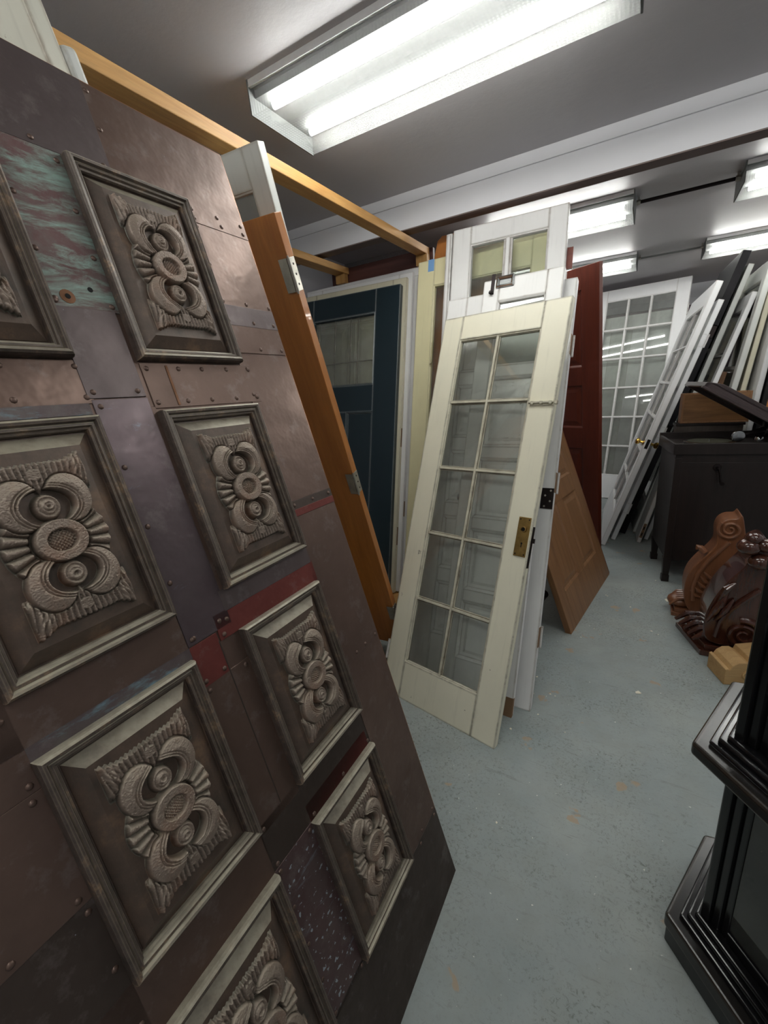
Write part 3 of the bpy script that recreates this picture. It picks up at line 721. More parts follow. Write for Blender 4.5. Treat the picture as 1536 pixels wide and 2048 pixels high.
ca_o = (-.805, 1.709, 0); ca_a, ca_l = -3.5, 18.972; CAW, CAH = .395, 2.134
t = thing('narrow_white_door', 'narrow white door with brass card frame and dark bolt, behind the cream door', 'door', ca_o, ca_a, ca_l)
lzs = [duv(ca_o, ca_a, ca_l, 1000, y)[1] for y in (742, 905, 1052, 1205)]
ot = duv(ca_o, ca_a, ca_l, 1040, 594)[1]
BOX(0, .085, 0, .034, 0, CAH).build('stile', P_WHITE, t, bevel=.003); BOX(CAW-.075, CAW, 0, .034, 0, CAH).build('stile', P_WHITE, t, bevel=.003)
BOX(.085, CAW-.075, .0005, .0335, ot, CAH).build('top_rail', P_WHITE, t, bevel=.002)
BOX(.085, CAW-.075, .0005, .0335, 0, .2).build('bottom_rail', P_WHITE, t, bevel=.002)
prev = ot
for z in lzs:
    BOX(.085, CAW-.075, .0005, .0335, z-.03, z+.03).build('rail', P_WHITE, t, bevel=.002)
edges = [ot]+[k for z in lzs for k in (z+.03, z-.03)]+[.2]
for i in range(0, len(edges), 2):
    a, b = edges[i+1], edges[i]
    if i == 0:
        MB().ring(.085, CAW-.075, a, b, [(0, .0), (.008, .006), (.01, .016)]).build('glazing_bead', P_WHITE, t)
        BOX(.086, CAW-.076, .016, .019, a+.001, b-.001).build('pane', GLASS, t)
    else:
        MB().ring(.085, CAW-.075, a, b, [(0, .0), (.008, .006), (.012, .014), (.03, .014), (.045, .008)], True).build('panel', P_WHITE, t)
cxp, czp = duv(ca_o, ca_a, ca_l, 1011, 563)
cf = MB().ring(cxp-.045, cxp+.045, czp-.028, czp+.028, [(0, 0), (0, -.008), (.006, -.011), (.014, -.006), (.015, .0)]).build('card_frame', CHROME, t)
BOX(cxp-.032, cxp+.032, -.001, .0, czp-.015, czp+.015).build('card_slot', CHROME, cf)
bxp, bzp = duv(ca_o, ca_a, ca_l, 986, 570)
bb = BOX(bxp-.009, bxp+.009, -.004, 0, bzp-.05, bzp+.055).build('slide_bolt', DARKM, t, bevel=.001)
MB().lathe([(.007, 0), (.008, .006), (.011, .012), (.006, .018)], (bxp-.002, -.004, bzp-.045), '-y', 12).build('bolt_knob', DARKM, bb, True)
BOX(.35, CAW+.0006, -.0006, .02, 0, .09).build('rotted_corner', RAWW, t)

ao = (-1.012, 1.7855, 0); aa, al, AW, AH = -2.0, 18.949, .67, 2.084
t = thing('five_panel_door', 'white door with ladder of horizontal panels standing behind the narrow white door', 'door', ao, aa, al)
zz = [.25+.355*i for i in range(6)]
panelled(t, AW, AH, .04, P_WHITE, [(.115, AW-.115, zz[i], zz[i+1]-.075) for i in range(5)])
px = duv(ao, aa, al, 1095, 997); hh = BOX(px[0]-.03, min(px[0]+.03, AW), -.003, 0, px[1]-.05, px[1]+.05).build('strap_hinge_leaf', DARKM, t, bevel=.001)
for i, k in enumerate((-.038, -.012, .014, .038)): MB().lathe([(.005, 0), (.004, .001)], (px[0]+(.012 if i % 2 else -.012), -.003, px[1]+k), '-y', 8).build('screw', STEEL, hh)
for py in (965, 1285, 690):
    pz = duv(ao, aa, al, 1113, py)[1]
    if pz < AH-.06:
        hg = BOX(AW-.001, AW+.0015, .002, .036, pz-.048, pz+.048).build('hinge', RAWW, t)
        MB().tube([(AW+.006, .036, pz-.052), (AW+.006, .036, pz+.052)], .006, 10).build('knuckle', P_WHITE, hg, True)
hx = duv(ao, aa, al, 1030, 1345)
kx, kz = duv(ao, aa, al, 923, 994)
MB().lathe([(.024, 0), (.024, .003), (.02, .006), (.006, .009)], (kx, 0, kz), '-y', 20).build('knob_rose', CHROME, t, True)
BOX(hx[0]-.006, hx[0]+.007, -.0007, .012, hx[1]-.055, hx[1]+.045).build('mortise_hole', VOID, t)

bo = (-1.023, 2.148, 0); ba, bl, BW, BH = 1.981, 13.133, .629, 2.45
t = thing('tall_two_pane_door', 'tall white door with two upper panes rising above the whole stack', 'door', bo, ba, bl)
q0 = duv(bo, ba, bl, 941, 497); q1 = duv(bo, ba, bl, 1098, 445)
glazed(t, BW, BH, .042, P_WHITE, q0[0], BW-q1[0], BH-(q0[1]+q1[1])/2, .24, 2, 2, .05, GLASS, [.24, 1.15, (q0[1]+q1[1])/2])
hp = BOX(BW, BW+.0025, .0, .036, 1.95, 2.1).build('hinge', P_WHITE, t); MB().tube([(BW+.006, -.002, 1.95), (BW+.006, -.002, 2.1)], .006, 10).build('knuckle', P_WHITE, hp, True)
px, pz = duv(bo, ba, bl, 1147, 505)
BOX(BW-.001, BW+.03, .038, .042, pz-.06, pz+.05).build('rust_red_hinge_leaf', W_REDBR, t)
t = thing('white_trim_board', 'slim white trim board leaning flush beside the tall two-pane white door', 'board', (-1.068, 2.150, 0), 1.981, 13.133)
BOX(0, .038, 0, .04, 0, 2.44).build('face', P_WHITE, t, bevel=.004); BOX(.006, .03, -.006, 0, 0, 2.43).build('bead', P_WHITE, t, bevel=.002)

yo = (-1.33, 2.325, 0); ya, yl, YW, YH = -2.0, 11.388, .83, 2.33
t = thing('pale_yellow_door', 'pale yellow glazed door with blue paint smear on its top corner', 'door', yo, ya, yl)
gz = duv(yo, ya, yl, 885, 567)[1]
glazed(t, YW, YH, .04, P_YELLOW, .115, .115, YH-gz, .24, 1, 2, .03, GLASS)
BOX(.07, .112, -.0012, .041, YH-.07, YH+.0012).build('blue_smear', BLUE, t, bevel=.001)
s, q = duv(yo, ya, yl, 871, 705)
hg = BOX(.113, .13, -.003, 0, q-.06, q+.06).build('hinge', P_YELLOW, t); MB().tube([(.122, -.008, q-.07), (.122, -.008, q+.06)], .006, 8).build('knuckle', P_YELLOW, hg, True)
wo = (-1.42, 2.48, 0)
t = thing('notched_wood_door', 'orange-brown wood door with notched top behind the pale yellow door', 'door', wo, -5, 11.2)
tp = duv(wo, -5, 11.2, 862, 480)[1]
MB().prism([(0.1, 0), (.62, 0), (.62, tp), (.31, tp+.01), (.30, tp-.08), (.27, tp-.07), (.26, tp), (.16, tp+.005), (.13, tp-.02), (.1, tp-.18)], 0, .04).build('slab', W_ORANGE, t, bevel=.002)

# red door and brown panel door
ro_ = (-.929, 4.3, 0)
t = thing('red_mahogany_door', 'dark red mahogany panel door standing beyond the brown oak door', 'door', ro_, -28.864, -6.147)
def rr(px, py): return duv(ro_, -28.864, -6.147, px, py)
panelled(t, .8, 2.303, .042, P_RED, [(.12, .34, .25, .95), (.44, .655, .25, .95), (.12, .34, 1.12, 1.46), (.44, .655, 1.12, 1.46), (.12, .34, 1.6, 2.15), (.44, .655, 1.6, 2.15)])
no = (-.262, 2.532, 0); na, nl, NW, NH = 82.07, 20.0, 1.035, 1.36
t = thing('brown_oak_door', 'low brown oak panel door leaning beside the chipped white stack', 'door', no, na, nl)
c4 = lambda x, y: duv(no, na, nl, 1020+x/4.45, 840+y/4.45)
zb = c4(715, 1240)[1]; zt = c4(530, 650)[1]; zt = max(zt, zb+.3)
xr0, xr1 = c4(665, 1310)[0], c4(765, 1180)[0]; xl0, xl1 = c4(495, 1530)[0], c4(620, 1370)[0]
panelled(t, NW, NH, .036, W_BROWN, [(xl0, xl1, zb, zt), (xr0, xr1, zb, zt), (xl0, xl1, zt+.13, NH-.12), (xr0, xr1, zt+.13, NH-.12)], depth=.01)
BOX(NW, NW+.03, .006, .036, .0, NH).build('edge_strip', P_RED, t, bevel=.002)
tag(MB().tube([(0, 0, 0), (.02, .05, .1), (.05, .02, .16)], .03, 10).build('stair_spindle', W_WALNUT, None, True, loc=(-.50, 2.62, .03)), 'dark turned wood offcut on the floor under the brown oak door', 'offcut')

# far eighteen-pane door
fa, fl_ = -10.883, 14.536; fv, fu, fn = frame(fa, fl_)
fo = V3(-.612, 6.149, .30)-fv*.125-fu*.302; fo[2] = max(fo[2], 0.0)
t = thing('eighteen_pane_door', 'white glazed door with three columns of panes at the end of the aisle', 'door', fo, fa, fl_)
glazed(t, .125+.751+.135, 2.201+.302+.14, .044, P_WHITE2, .125, .135, .14, .302, 3, 6, .03, GLASS_D)
hg = BOX(1.010, 1.0135, .0, .036, 2.2, 2.33).build('hinge', P_WHITE, t); MB().tube([(1.016, -.004, 2.2), (1.016, -.004, 2.33)], .007, 8).build('knuckle', P_WHITE, hg, True)
t = thing('pale_backing_door', 'plain white slab door standing close behind the eighteen-pane door', 'door', fo+V3(.02, .13, 0), fa, fl_-.6)
BOX(0, .98, 0, .04, 0, 2.3).build('slab', P_WHITE2, t, bevel=.003); BOX(.2, .45, -.004, 0, .3, 2.1).build('face_strip', P_GREYW, t)
t = thing('cream_slab_door', 'cream slab door beside the eighteen-pane white door at the far wall', 'door', (.33, 6.95, 0), -6, 8)
panelled(t, .8, 2.12, .04, P_IVORY, [(.12, .36, .25, .95), (.44, .68, .25, .95), (.12, .36, 1.1, 1.95), (.44, .68, 1.1, 1.95)])
t = thing('wall_box', 'small white box shelf on the mauve far wall', 'shelf', (.62, 7.52, 2.06))
BOX(0, .5, 0, .18, .03, .11).build('box', P_WHITE2, t, bevel=.003); BOX(-.02, .5, -.01, .18, -.02, .03).build('ledge', P_BLACK, t); BOX(.0, .5, .12, .18, -.22, -.02).build('back_board', P_WHITE2, t)

# ------------------------------------------------------------------ stack leaning the other way, across the aisle
def swung(name, label, o, az, lean, cat='door'): return thing(name, label, cat, o, az, lean)
Fo = (-.197, 4.216, 0)
t = swung('white_french_door', 'white glazed door with two brass knobs leaning away from the red door', Fo, 93.1, -16.54)
# this leaf faces the aisle with its back: mirror by placing its body towards +x (local -y)
def glazed_m(t, w, h, th, *a, **k):
    e = bpy.data.objects.new('leaf', None); glazed(t, w, h, th, *a, **k)
glazed(t, 1.187, 2.213, .044, P_WHITE2, .115, .13, .16, .30, 2, 6, .03, GLASS)
kz = duv(Fo, 93.1, -16.54, 1320, 880)
def knob_set(t, x, z, th):
    for sg, y in ((1, th), (-1, 0)):
        MB().lathe([(.026, 0), (.024, .006), (.011, .009), (.010, .03), (.022, .038), (.028, .05), (.024, .062), (.008, .068)], (x, y, z), 'y' if sg > 0 else '-y', 20).build('brass_knob', BRASS, t, True)
knob_set(t, .065, 0.97, .044)
BOX(-.002, 0, .010, .034, .93, 1.01).build('strike_plate', DARKM, t)
t = swung('second_white_door', 'plain white door leaf lying against the back of the brass-knobbed door', (-.125, 4.40, 0), 93, -16.5)
BOX(0, 1.0, 0, .04, 0, 2.1).build('slab', P_WHITE2, t, bevel=.002)
for z in (.33, 1.05, 1.8):
    h_ = BOX(-.002, 0, .004, .04, z-.05, z+.05).build('hinge', P_WHITE2, t); MB().tube([(-.004, -.004, z-.05), (-.004, -.004, z+.05)], .006, 8).build('knuckle', P_WHITE2, h_, True)
Ko = (-.05, 4.62, 0)
t = swung('black_slab_door', 'black door with hinge cut-outs sandwiched between the leaning white doors', Ko, 93, -15.9)
MB().prism([(0, 0), (.9, 0), (.9, 2.46), (0, 2.46), (0, 1.92), (.022, 1.92), (.022, 1.82), (0, 1.82), (0, 1.08), (.022, 1.08), (.022, .98), (0, .98), (0, .36), (.022, .36), (.022, .26), (0, .26)], 0, .055).build('slab', P_BLACK, t, bevel=.0015)
for z in (.31, 1.03, 1.87): BOX(.004, .02, .004, .04, z-.045, z+.045).build('hinge_leaf', DARKM, t)
So = (.047, 4.36, 0)
t = swung('silver_white_door', 'weathered white glazed door with a round knob leaning beyond the black door', (0.051, 4.691, 0), 93, -15.0)
glazed(t, .9, 2.36, .04, P_GREYW, .10, .11, .16, .3, 1, 4, .03, GLASS_D)
MB().lathe([(.014, 0), (.012, .006), (.026, .012), (.03, .02), (.02, .028)], (.05, .0, 1.5), '-y', 16).build('knob', CHROME, t, True)
t = swung('bright_white_door', 'bright white slim glazed door fourth in the leaning row', (0.141, 4.502, 0), 93, -14.8)
glazed(t, .8, 2.12, .036, P_WHITE2, .09, .1, .12, .28, 1, 5, .026, GLASS_D)
t = swung('natural_wood_door', 'natural wood glazed door between two white doors of the leaning row', (0.325, 4.607, 0), 92.5, -9.6)
glazed(t, .8, 1.5, .036, W_BROWN, .10, .11, .12, .28, 1, 3, .05, GLASS_D)
t = swung('pale_green_white_door', 'pale greenish-white glazed door with wooden rail standing steeper in the row', (0.445, 4.397, 0), 92, -7.6)
glazed(t, .8, 2.26, .04, P_GREYW, .1, .1, .12, .25, 1, 3, .04, GLASS_D)
t = swung('yellow_hinge_door', 'ivory glazed door with a yellowed hinge plate in the leaning row', (0.55, 4.481, 0), 92, -6.1)
glazed(t, .85, 2.3, .036, P_IVORY, .1, .1, .12, .25, 1, 3, .03, GLASS_D)
BOX(.01, .07, -.002, 0, 1.98, 2.09).build('yellowed_hinge_plate', BRASS_OLD, t)
t = swung('steep_white_door', 'nearly upright white panel door next to the dark wood-edged door', (0.668, 4.334, 0), 92, -4.2)
panelled(t, .8, 2.2, .036, P_WHITE2, [(.1, .35, .25, .95), (.45, .7, .25, .95), (.1, .35, 1.1, 2.0), (.45, .7, 1.1, 2.0)])
t = swung('dark_faced_door', 'dark door with an orange wood edge, last of the leaning row', (0.738, 4.208, 0), 92, -3.8)
BOX(0, .8, .006, .038, 0, 2.2).build('slab', W_ORANGE, t); BOX(.008, .8, 0, .006, 0, 2.2).build('face_panel', P_BLACK, t); BOX(.0, .8, .038, .044, 0, 2.2).build('face_panel', P_BLACK, t)
tag(BOX(0, .09, 0, 1.6, 0, .045).build('support_rail', W_PINE, None, loc=(.93, 4.25, 1.9)), 'pine rail that the leaning row of doors rests against', 'timber')
for yy, lb in ((4.27, 'pine support post next to the dark wood-edged door'), (5.78, 'pine support post at the far end of the leaning row')): tag(BOX(0, .07, 0, .05, 0, 1.9).build('support_post', W_PINEZ, None, loc=(.94, yy, 0)), lb, 'timber', 'posts beside the leaning row')
t = swung('short_white_door', 'short white cupboard door with rusted lock edge leaning beside the gramophone cabinet', on_z(1281, 1086), 93, -13)
BOX(0, .28, 0, .035, 0, .82).build('slab', P_WHITE, t, bevel=.002)
BOX(-.0008, .004, .006, .028, .05, .19).build('rusted_lock', RAWW, t); BOX(-.0016, .002, .012, .022, .07, .10).build('lock_hole', VOID, t); BOX(-.0016, .002, .012, .022, .13, .16).build('lock_hole', VOID, t)

# ------------------------------------------------------------------ gramophone cabinet
ga = 8.14; GW, GD, GH = .68, .52, 1.032
G0 = V3(.215, 3.545, 0)
t = thing('gramophone_cabinet', 'dark walnut gramophone cabinet with crank and open lid', 'gramophone', G0, ga, 0)
m = MB().box(.012, GW-.012, .012, GD-.012, .19, .975); m.build('body', W_WALNUT, t, bevel=.004)
m = BOX(.045, GW-.045, .006, .0125, .25, .90).build('side_panel', W_WALNUT, t, bevel=.002)
for x in (.03, GW-.03):
    BOX(x-.022, x+.022, .002, .04, .19, .93).build('corner_stile', W_WALNUT, t, bevel=.002)
for x in (.035, GW-.035):
    for y in (.035, GD-.035):
        m = MB(); b0, b1 = .019, .027
        m.add([(x-b0, y-b0, .05), (x+b0, y-b0, .05), (x+b0, y+b0, .05), (x-b0, y+b0, .05), (x-b1, y-b1, .19), (x+b1, y-b1, .19), (x+b1, y+b1, .19), (x-b1, y+b1, .19)],
              [(0, 3, 2, 1), (4, 5, 6, 7), (0, 1, 5, 4), (1, 2, 6, 5), (2, 3, 7, 6), (3, 0, 4, 7)])
        m.box(x-.024, x+.024, y-.024, y+.024, 0, .05); m.build('leg', W_WALNUT, t, bevel=.002)
MB().prism([(.06, .17), (.20, .185), (GW-.2, .185), (GW-.06, .17), (GW-.06, .2), (.06, .2)], .012, .03).build('apron', W_WALNUT, t)
# top rim round the open well
m = MB(); m.box(-.008, GW+.008, -.008, .012, .955, GH); m.build('rim', W_WALNUT, t, bevel=.004)
BOX(-.008, GW+.008, GD-.012, GD+.008, .955, GH+.02).build('rim', W_WALNUT, t, bevel=.004)
BOX(-.008, .012, .012, GD-.012, .955, GH).build('rim', W_WALNUT, t, bevel=.004); BOX(GW-.012, GW+.008, .012, GD-.012, .955, GH).build('rim', W_WALNUT, t, bevel=.004)
BOX(.012, GW-.012, .012, GD-.012, .985, 1.005).build('motor_board', W_WALNUT, t)
MB().lathe([(.152, 0), (.152, .012), (.146, .014), (.02, .014)], (.245, .225, 1.005), 'z', 40).build('turntable', CHROME, t, True)
MB().lathe([(.127, 0), (.127, .002), (.05, .0025)], (.245, .225, 1.0195), 'z', 40).build('record', plain('shellac_record', srgb(90, 92, 80), .25), t, True)
MB().lathe([(.004, 0), (.003, .014)], (.245, .225, 1.019), 'z', 8).build('spindle', CHROME, t, True)
ar = MB().tube([(.40, .13, 1.065), (.46, .14, 1.083), (.53, .2, 1.087), (.56, .30, 1.08), (.56, .33, 1.04)], [.012, .016, .02, .024, .028], 14).build('tone_arm', DARKM, t, True)
MB().lathe([(.036, -.011), (.038, -.006), (.038, .006), (.034, .011), (.01, .013)], (.375, .115, 1.062), '-y', 28).build('sound_box', CHROME, ar, True)
MB().lathe([(.03, 0), (.03, .01), (.022, .03)], (.56, .33, 1.005), 'z', 18).build('arm_base', CHROME, t, True)
cr = MB().lathe([(.026, 0), (.024, .004), (.01, .006), (.008, .03)], (.255, .006, .865), '-y', 18).build('crank', DARKM, t, True)
MB().tube([(.255, -.026, .865), (.262, -.03, .84), (.275, -.03, .775)], .0065, 10).build('crank_arm', DARKM, cr, True)
MB().tube([(.275, -.028, .772), (.275, -.062, .768)], [.008, .013], 12).build('crank_grip', DARKM, cr, True)
# lid hinged at the back (+x), standing open
tip = on_y(1404, 772, 3.60); gv = V3(math.cos(ga*D), math.sin(ga*D), 0); tx = float((tip-G0)@gv); LA_ = math.atan2(tip[2]-GH-.02, GW-.01-tx); LIDL = math.hypot(tip[2]-GH-.02, GW-.01-tx)
lid = bpy.data.objects.new('lid', None); COL.objects.link(lid); lid.parent = t; lid.location = (GW-.01, 0, GH+.02); lid.rotation_euler = (0, LA_, 0)
m = MB(); pr = [(0, 0), (0, .035), (-.03, .05), (-.06, .075), (-LIDL+.06, .075), (-LIDL+.03, .05), (-LIDL+.006, .035), (-LIDL, 0)]
n_ = len(pr)
pr2 = [(0, 0), (0, .03), (-.04, .045), (-.09, .062), (-LIDL+.09, .062), (-LIDL+.04, .045), (-LIDL, .03), (-LIDL, 0), (-LIDL+.02, 0), (-LIDL+.03, .03), (-.03, .03), (-.02, 0)]
lb = MB().prism(pr2, 0, GD).build('lid_top', W_LID, None, bevel=.004); lb.parent = lid
for y in (0.0, GD-.018):
    q = MB().prism([(0, 0), (0, .03), (-.04, .045), (-LIDL+.04, .045), (-LIDL, .03), (-LIDL, 0)], y, y+.018).build('lid_skirt', W_LID, None, bevel=.003); q.parent = lid
q = MB().prism([(.002, -.012), (.002, .004), (-LIDL-.006, .004), (-LIDL-.006, -.012)], -.004, .02).build('lid_moulding', W_LID, None, bevel=.004); q.parent = lid
BOX(GW-.06, GW-.05, GD-.04, GD-.03, 1.0, 1.22).build('lid_stay', STEEL, t)

# cabinet and drawer behind the gramophone
dz = on_y(1400, 846, 4.16)[2]
t = thing('narrow_cabinet', 'narrow grey-brown cabinet with small dark knob, hidden behind the gramophone cabinet', 'cabinet', (.245, 4.13, 0), 6, 0)
W_GB = wood('grey_brown_wood', srgb(84, 74, 68), srgb(58, 50, 46), .5)
BOX(0, .42, 0, .13, .06, dz-.02).build('carcass', W_GB, t, bevel=.003); BOX(-.008, .43, -.006, .138, dz-.02, dz).build('top', W_WALNUT, t, bevel=.003)
for x in (.01, .38): BOX(x, x+.03, .01, .12, 0, .06).build('foot', W_GB, t)
MB().lathe([(.006, 0), (.005, .012), (.012, .018), (.010, .028)], (0, .05, .52), '-x', 12).build('knob', DARKM, t, True)
BOX(-.004, 0, .015, .115, .12, .62).build('door', W_GB, t, bevel=.002)
d0 = on_y(1360, 846, 4.15)
t = thing('oak_drawer', 'loose figured oak drawer with pale edging, standing behind the gramophone lid', 'drawer', (d0[0], 4.15, dz), 6, 0)
dh = on_y(1365, 788, 4.15)[2]-dz; dw = .43
BOX(.012, dw-.012, .004, .014, .012, dh-.006).build('front', W_DRAWER, t, bevel=.002)
BOX(0, .014, 0, .10, 0, dh).build('side', W_BROWN, t, bevel=.002); BOX(dw-.014, dw, 0, .10, 0, dh).build('side', W_BROWN, t, bevel=.002)
BOX(0.014, dw-.014, -.004, .10, 0, .012).build('bottom_edge', W_BROWN, t, bevel=.002); BOX(.014, dw-.014, .09, .10, .012, dh).build('back', W_BROWN, t)

# ------------------------------------------------------------------ carved corbels and block on the floor
def spiral(c, r0, r1, turns, y, sgn=1, a0=0, n=70):
    return [(c[0]+(r0+(r1-r0)*i/n)*math.cos(a0+sgn*2*math.pi*turns*i/n), y, c[1]+(r0+(r1-r0)*i/n)*math.sin(a0+sgn*2*math.pi*turns*i/n)) for i in range(n+1)]
def corbel(name, label, mat, Yn, dep, px, scroll_c, scroll_r, base, extra=None):
    """S-shaped bracket standing on the floor; px = outline of its near side traced on the plane y=Yn"""
    pts = [on_y(x, y, Yn) for x, y in px]
    o = (float(pts[0][0]), Yn, 0)
    t = thing(name, label, 'corbel', o)
    poly = [(float(p[0]-o[0]), max(float(p[2]), .0)) for p in pts]
    return t, o, poly
Yo = 3.03
outline = [(1392, 1236), (1371, 1215), (1366, 1190), (1370, 1160), (1384, 1136), (1412, 1112), (1437, 1090), (1432, 1068), (1440, 1046), (1460, 1037), (1478, 1040), (1482, 1031), (1491, 1030), (1500, 1236)]
t, o, poly = corbel('orange_corbel', 'orange-brown carved scroll corbel standing in front of the gramophone cabinet', W_CORB, Yo, .16, outline, None, None, None)
def smooth_poly(poly, keep, it=2):
    for _ in range(it):
        new = []
        for i, p in enumerate(poly):
            q = poly[(i+1) % len(poly)]
            new += [p, ((p[0]+q[0])/2, (p[1]+q[1])/2)]
        poly = new
        n = len(poly); poly = [p if (p[1] < .03) else ((poly[i-1][0]+2*p[0]+poly[(i+1) % n][0])/4, (poly[i-1][1]+2*p[1]+poly[(i+1) % n][1])/4) for i, p in enumerate(poly)]
    return poly
MB().prism(smooth_poly(poly, None), 0, .17).build('body', W_CORB, t, True, bevel=.006)
zs_ = lambda px, py, Y: (lambda p: (float(p[0]-o[0]), float(p[2])))(on_y(px, py, Y))
sc_ = zs_(1460, 1059, Yo)
MB().tube(spiral(sc_, .058, .010, 1.9, -.004, 1, 2.4), [.011-.006*i/70 for i in range(71)], 8).build('scroll', W_CORB, t, True)
# raised edge fillet following the S front, leaf curl, foot and stepped plinth
fr = [zs_(x, y, Yo) for x, y in ((1458, 1084), (1440, 1100), (1416, 1122), (1396, 1146), (1386, 1172), (1385, 1200))]
MB().tube([(x, -.002, z) for x, z in fr], .013, 8).build('edge_fillet', W_CORB, t, True)
lf = [zs_(x, y, Yo) for x, y in ((1410, 1108), (1402, 1098), (1396, 1096), (1394, 1102))]
MB().tube([(x, .03, z) for x, z in lf], [.02, .017, .013, .006], 10).build('leaf_curl', W_CORB, t, True)
for k in range(5):
    q = [zs_(1380+7*k, 1180-9*k, Yo), zs_(1390+7*k, 1190-9*k, Yo), zs_(1404+7*k, 1196-8*k, Yo)]
    MB().tube([(q[0][0], -.001, q[0][1]), (q[1][0], -.008, q[1][1]), (q[2][0], -.002, q[2][1])], [.004, .012, .004], 8).build('carved_leaf', W_CORB, t, True)
xb = zs_(1342, 1223, Yo)[0]
MB().box(xb, .25, -.01, .18, 0, .025).build('plinth', W_CORB, t, bevel=.003); MB().box(xb+.015, .25, .0, .17, .025, .05).build('plinth_step', W_CORB, t, bevel=.003)
MB().ell((xb+.045, .085, .075), (.07, .075, .04)).build('foot_leaf', W_CORB, t, True)
for k in range(5): MB().tube([(xb-.012, .02+.03*k, .06), (xb+.03, .025+.03*k, .108), (xb+.09, .03+.03*k, .12)], [.006, .012, .01], 8).build('foot_lobe', W_CORB, t, True)
o1 = o

Yd = 2.62
o = tuple(on_z(1398, 1310)); o = (float(o[0]), float(o[1]), 0)
t = thing('dark_corbel', 'glossy dark mahogany carved corbel with ball ornament beside the tan wood block', 'corbel', o, 0, 0)
dd = lambda px, py: (lambda p: (float(p[0]-o[0]), float(p[2])))(on_y(px, py, o[1]+.03))
xl = on_z(1350, 1252); xl = float(xl[0]-o[0]); yl_ = float(on_z(1350, 1252)[1]-o[1])
ang = math.atan2(yl_, xl)
L_ = math.hypot(xl, yl_)
# plinth follows the two visible floor edges: one running back along its front, one along its side
MB().zprism([(0, 0), (.5, .0), (.5+xl, yl_), (xl, yl_)], 0, .03).build('plinth', W_CORBD, t, bevel=.004)
MB().zprism([(.02, .02), (.5, .02), (.5+xl, yl_-.02), (xl+.03, yl_-.02)], .03, .06).build('plinth_step', W_CORBD, t, bevel=.004)
body = [dd(x, y) for x, y in ((1412, 1298), (1404, 1262), (1408, 1232), (1424, 1200), (1446, 1172), (1474, 1146), (1497, 1128), (1502, 1098), (1520, 1086), (1560, 1080), (1560, 1298))]
body = [(x, max(z, .05)) for x, z in body]
MB().prism(smooth_poly(body, None), .02, yl_-.03).build('body', W_CORBD, t, True, bevel=.008)
scd = dd(1487, 1268)
MB().tube(spiral(scd, .085, .012, 2.2, .012, -1, 1.9), [.016-.008*i/70 for i in range(71)], 8).build('scroll', W_CORBD, t, True)
fil = [dd(x, y) for x, y in ((1520, 1178), (1490, 1196), (1460, 1216), (1440, 1240), (1430, 1270))]
MB().tube([(x, .015, z) for x, z in fil], .014, 8).build('edge_fillet', W_CORBD, t, True)
for px, py, r in ((1497, 1092, .05), (1519, 1122, .05), (1530, 1090, .04), (1508, 1076, .035)):
    q = dd(px, py); MB().ell((q[0], .02, q[1]), (r, r, r*.85)).build('ball_ornament', W_CORBD, t, True)
for k, (a, b, c_) in enumerate((((1420, 1225), (1440, 1205), (1456, 1180)), ((1428, 1238), (1450, 1214), (1466, 1196)), ((1412, 1240), (1430, 1214), (1450, 1186)), ((1436, 1200), (1452, 1172), (1470, 1164)))):
    pts = [dd(*a), dd(*b), dd(*c_)]
    MB().tube([(pts[0][0], .012, pts[0][1]), (pts[1][0], -.004, pts[1][1]), (pts[2][0], .01, pts[2][1])], [.006, .018, .006], 8).build('carved_leaf', W_CORBD, t, True)
for k in range(5):
    yy = .04+k*(yl_-.08)/4; f = yy/yl_; MB().tube([(xl*f-.02, yy, .07), (xl*f+.03, yy, .12), (xl*f+.10, yy, .13)], [.010, .018, .014], 8).build('foot_lobe', W_CORBD, t, True)

o = tuple(on_z(1446, 1369)); e = on_z(1425, 1345)
taz = math.degrees(math.atan2(e[1]-o[1], e[0]-o[0]))-90
t = thing('tan_corbel_block', 'small unfinished tan wood corbel block lying behind the black cabinet', 'corbel', (float(o[0]), float(o[1]), 0), taz, 0)
L_ = .15
pf = [(0, 0), (0, .085), (.012, .09), (.018, .082), (.03, .105), (.055, .124), (.085, .126), (.105, .115), (.112, .14), (.23, .158), (.23, 0)]
MB().prism(pf, 0, L_).build('block', W_TAN, t, bevel=.003)
MB().prism([(.13, .14), (.18, .160), (.23, .18), (.23, .15)], .03, L_-.03).build('raised_leaf', W_TAN, t, bevel=.004)
MB().tube(spiral((.10, .055), .03, .006, 1.5, -.002, 1, 0, 40), .005, 6).build('side_scroll', W_TAN, t, True)

# ------------------------------------------------------------------ black display cabinet
P0 = V3(.163, 1.047); da = V3(math.cos(69.2*D), math.sin(69.2*D)); db = V3(math.cos(-51*D), math.sin(-51*D)); dc = V3(math.cos(9*D), math.sin(9*D))
LA, LB = .32, .62
t = thing('black_curio_cabinet', 'black lacquer display cabinet with canted glazed sides and stepped mouldings', 'cabinet', (P0[0], P0[1], 0))
plan = [V3(0, 0), db*LB, db*LB+dc*LA, None, da*LA]
plan[3] = plan[4]+dc*LA*1.0+db*0
plan = [plan[0], plan[1], plan[2], plan[2]+da*(LB*.9), plan[4]+dc*(LA*.9)]
pl_full = [V3(0, 0), db*LB, db*LB+dc*LA*1.3, da*LA+dc*(LA*1.3), da*LA]
def inset(poly, d):
    n = len(poly); out = []
    for i in range(n):
        a, b, c = poly[i-1], poly[i], poly[(i+1) % n]
        e1 = (b-a)/np.linalg.norm(b-a); e2 = (c-b)/np.linalg.norm(c-b); n1 = V3(-e1[1], e1[0]); n2 = V3(-e2[1], e2[0])
        bis = n1+n2; bis /= np.linalg.norm(bis); out.append(b+bis*d/max(.3, bis@n1))
    return out
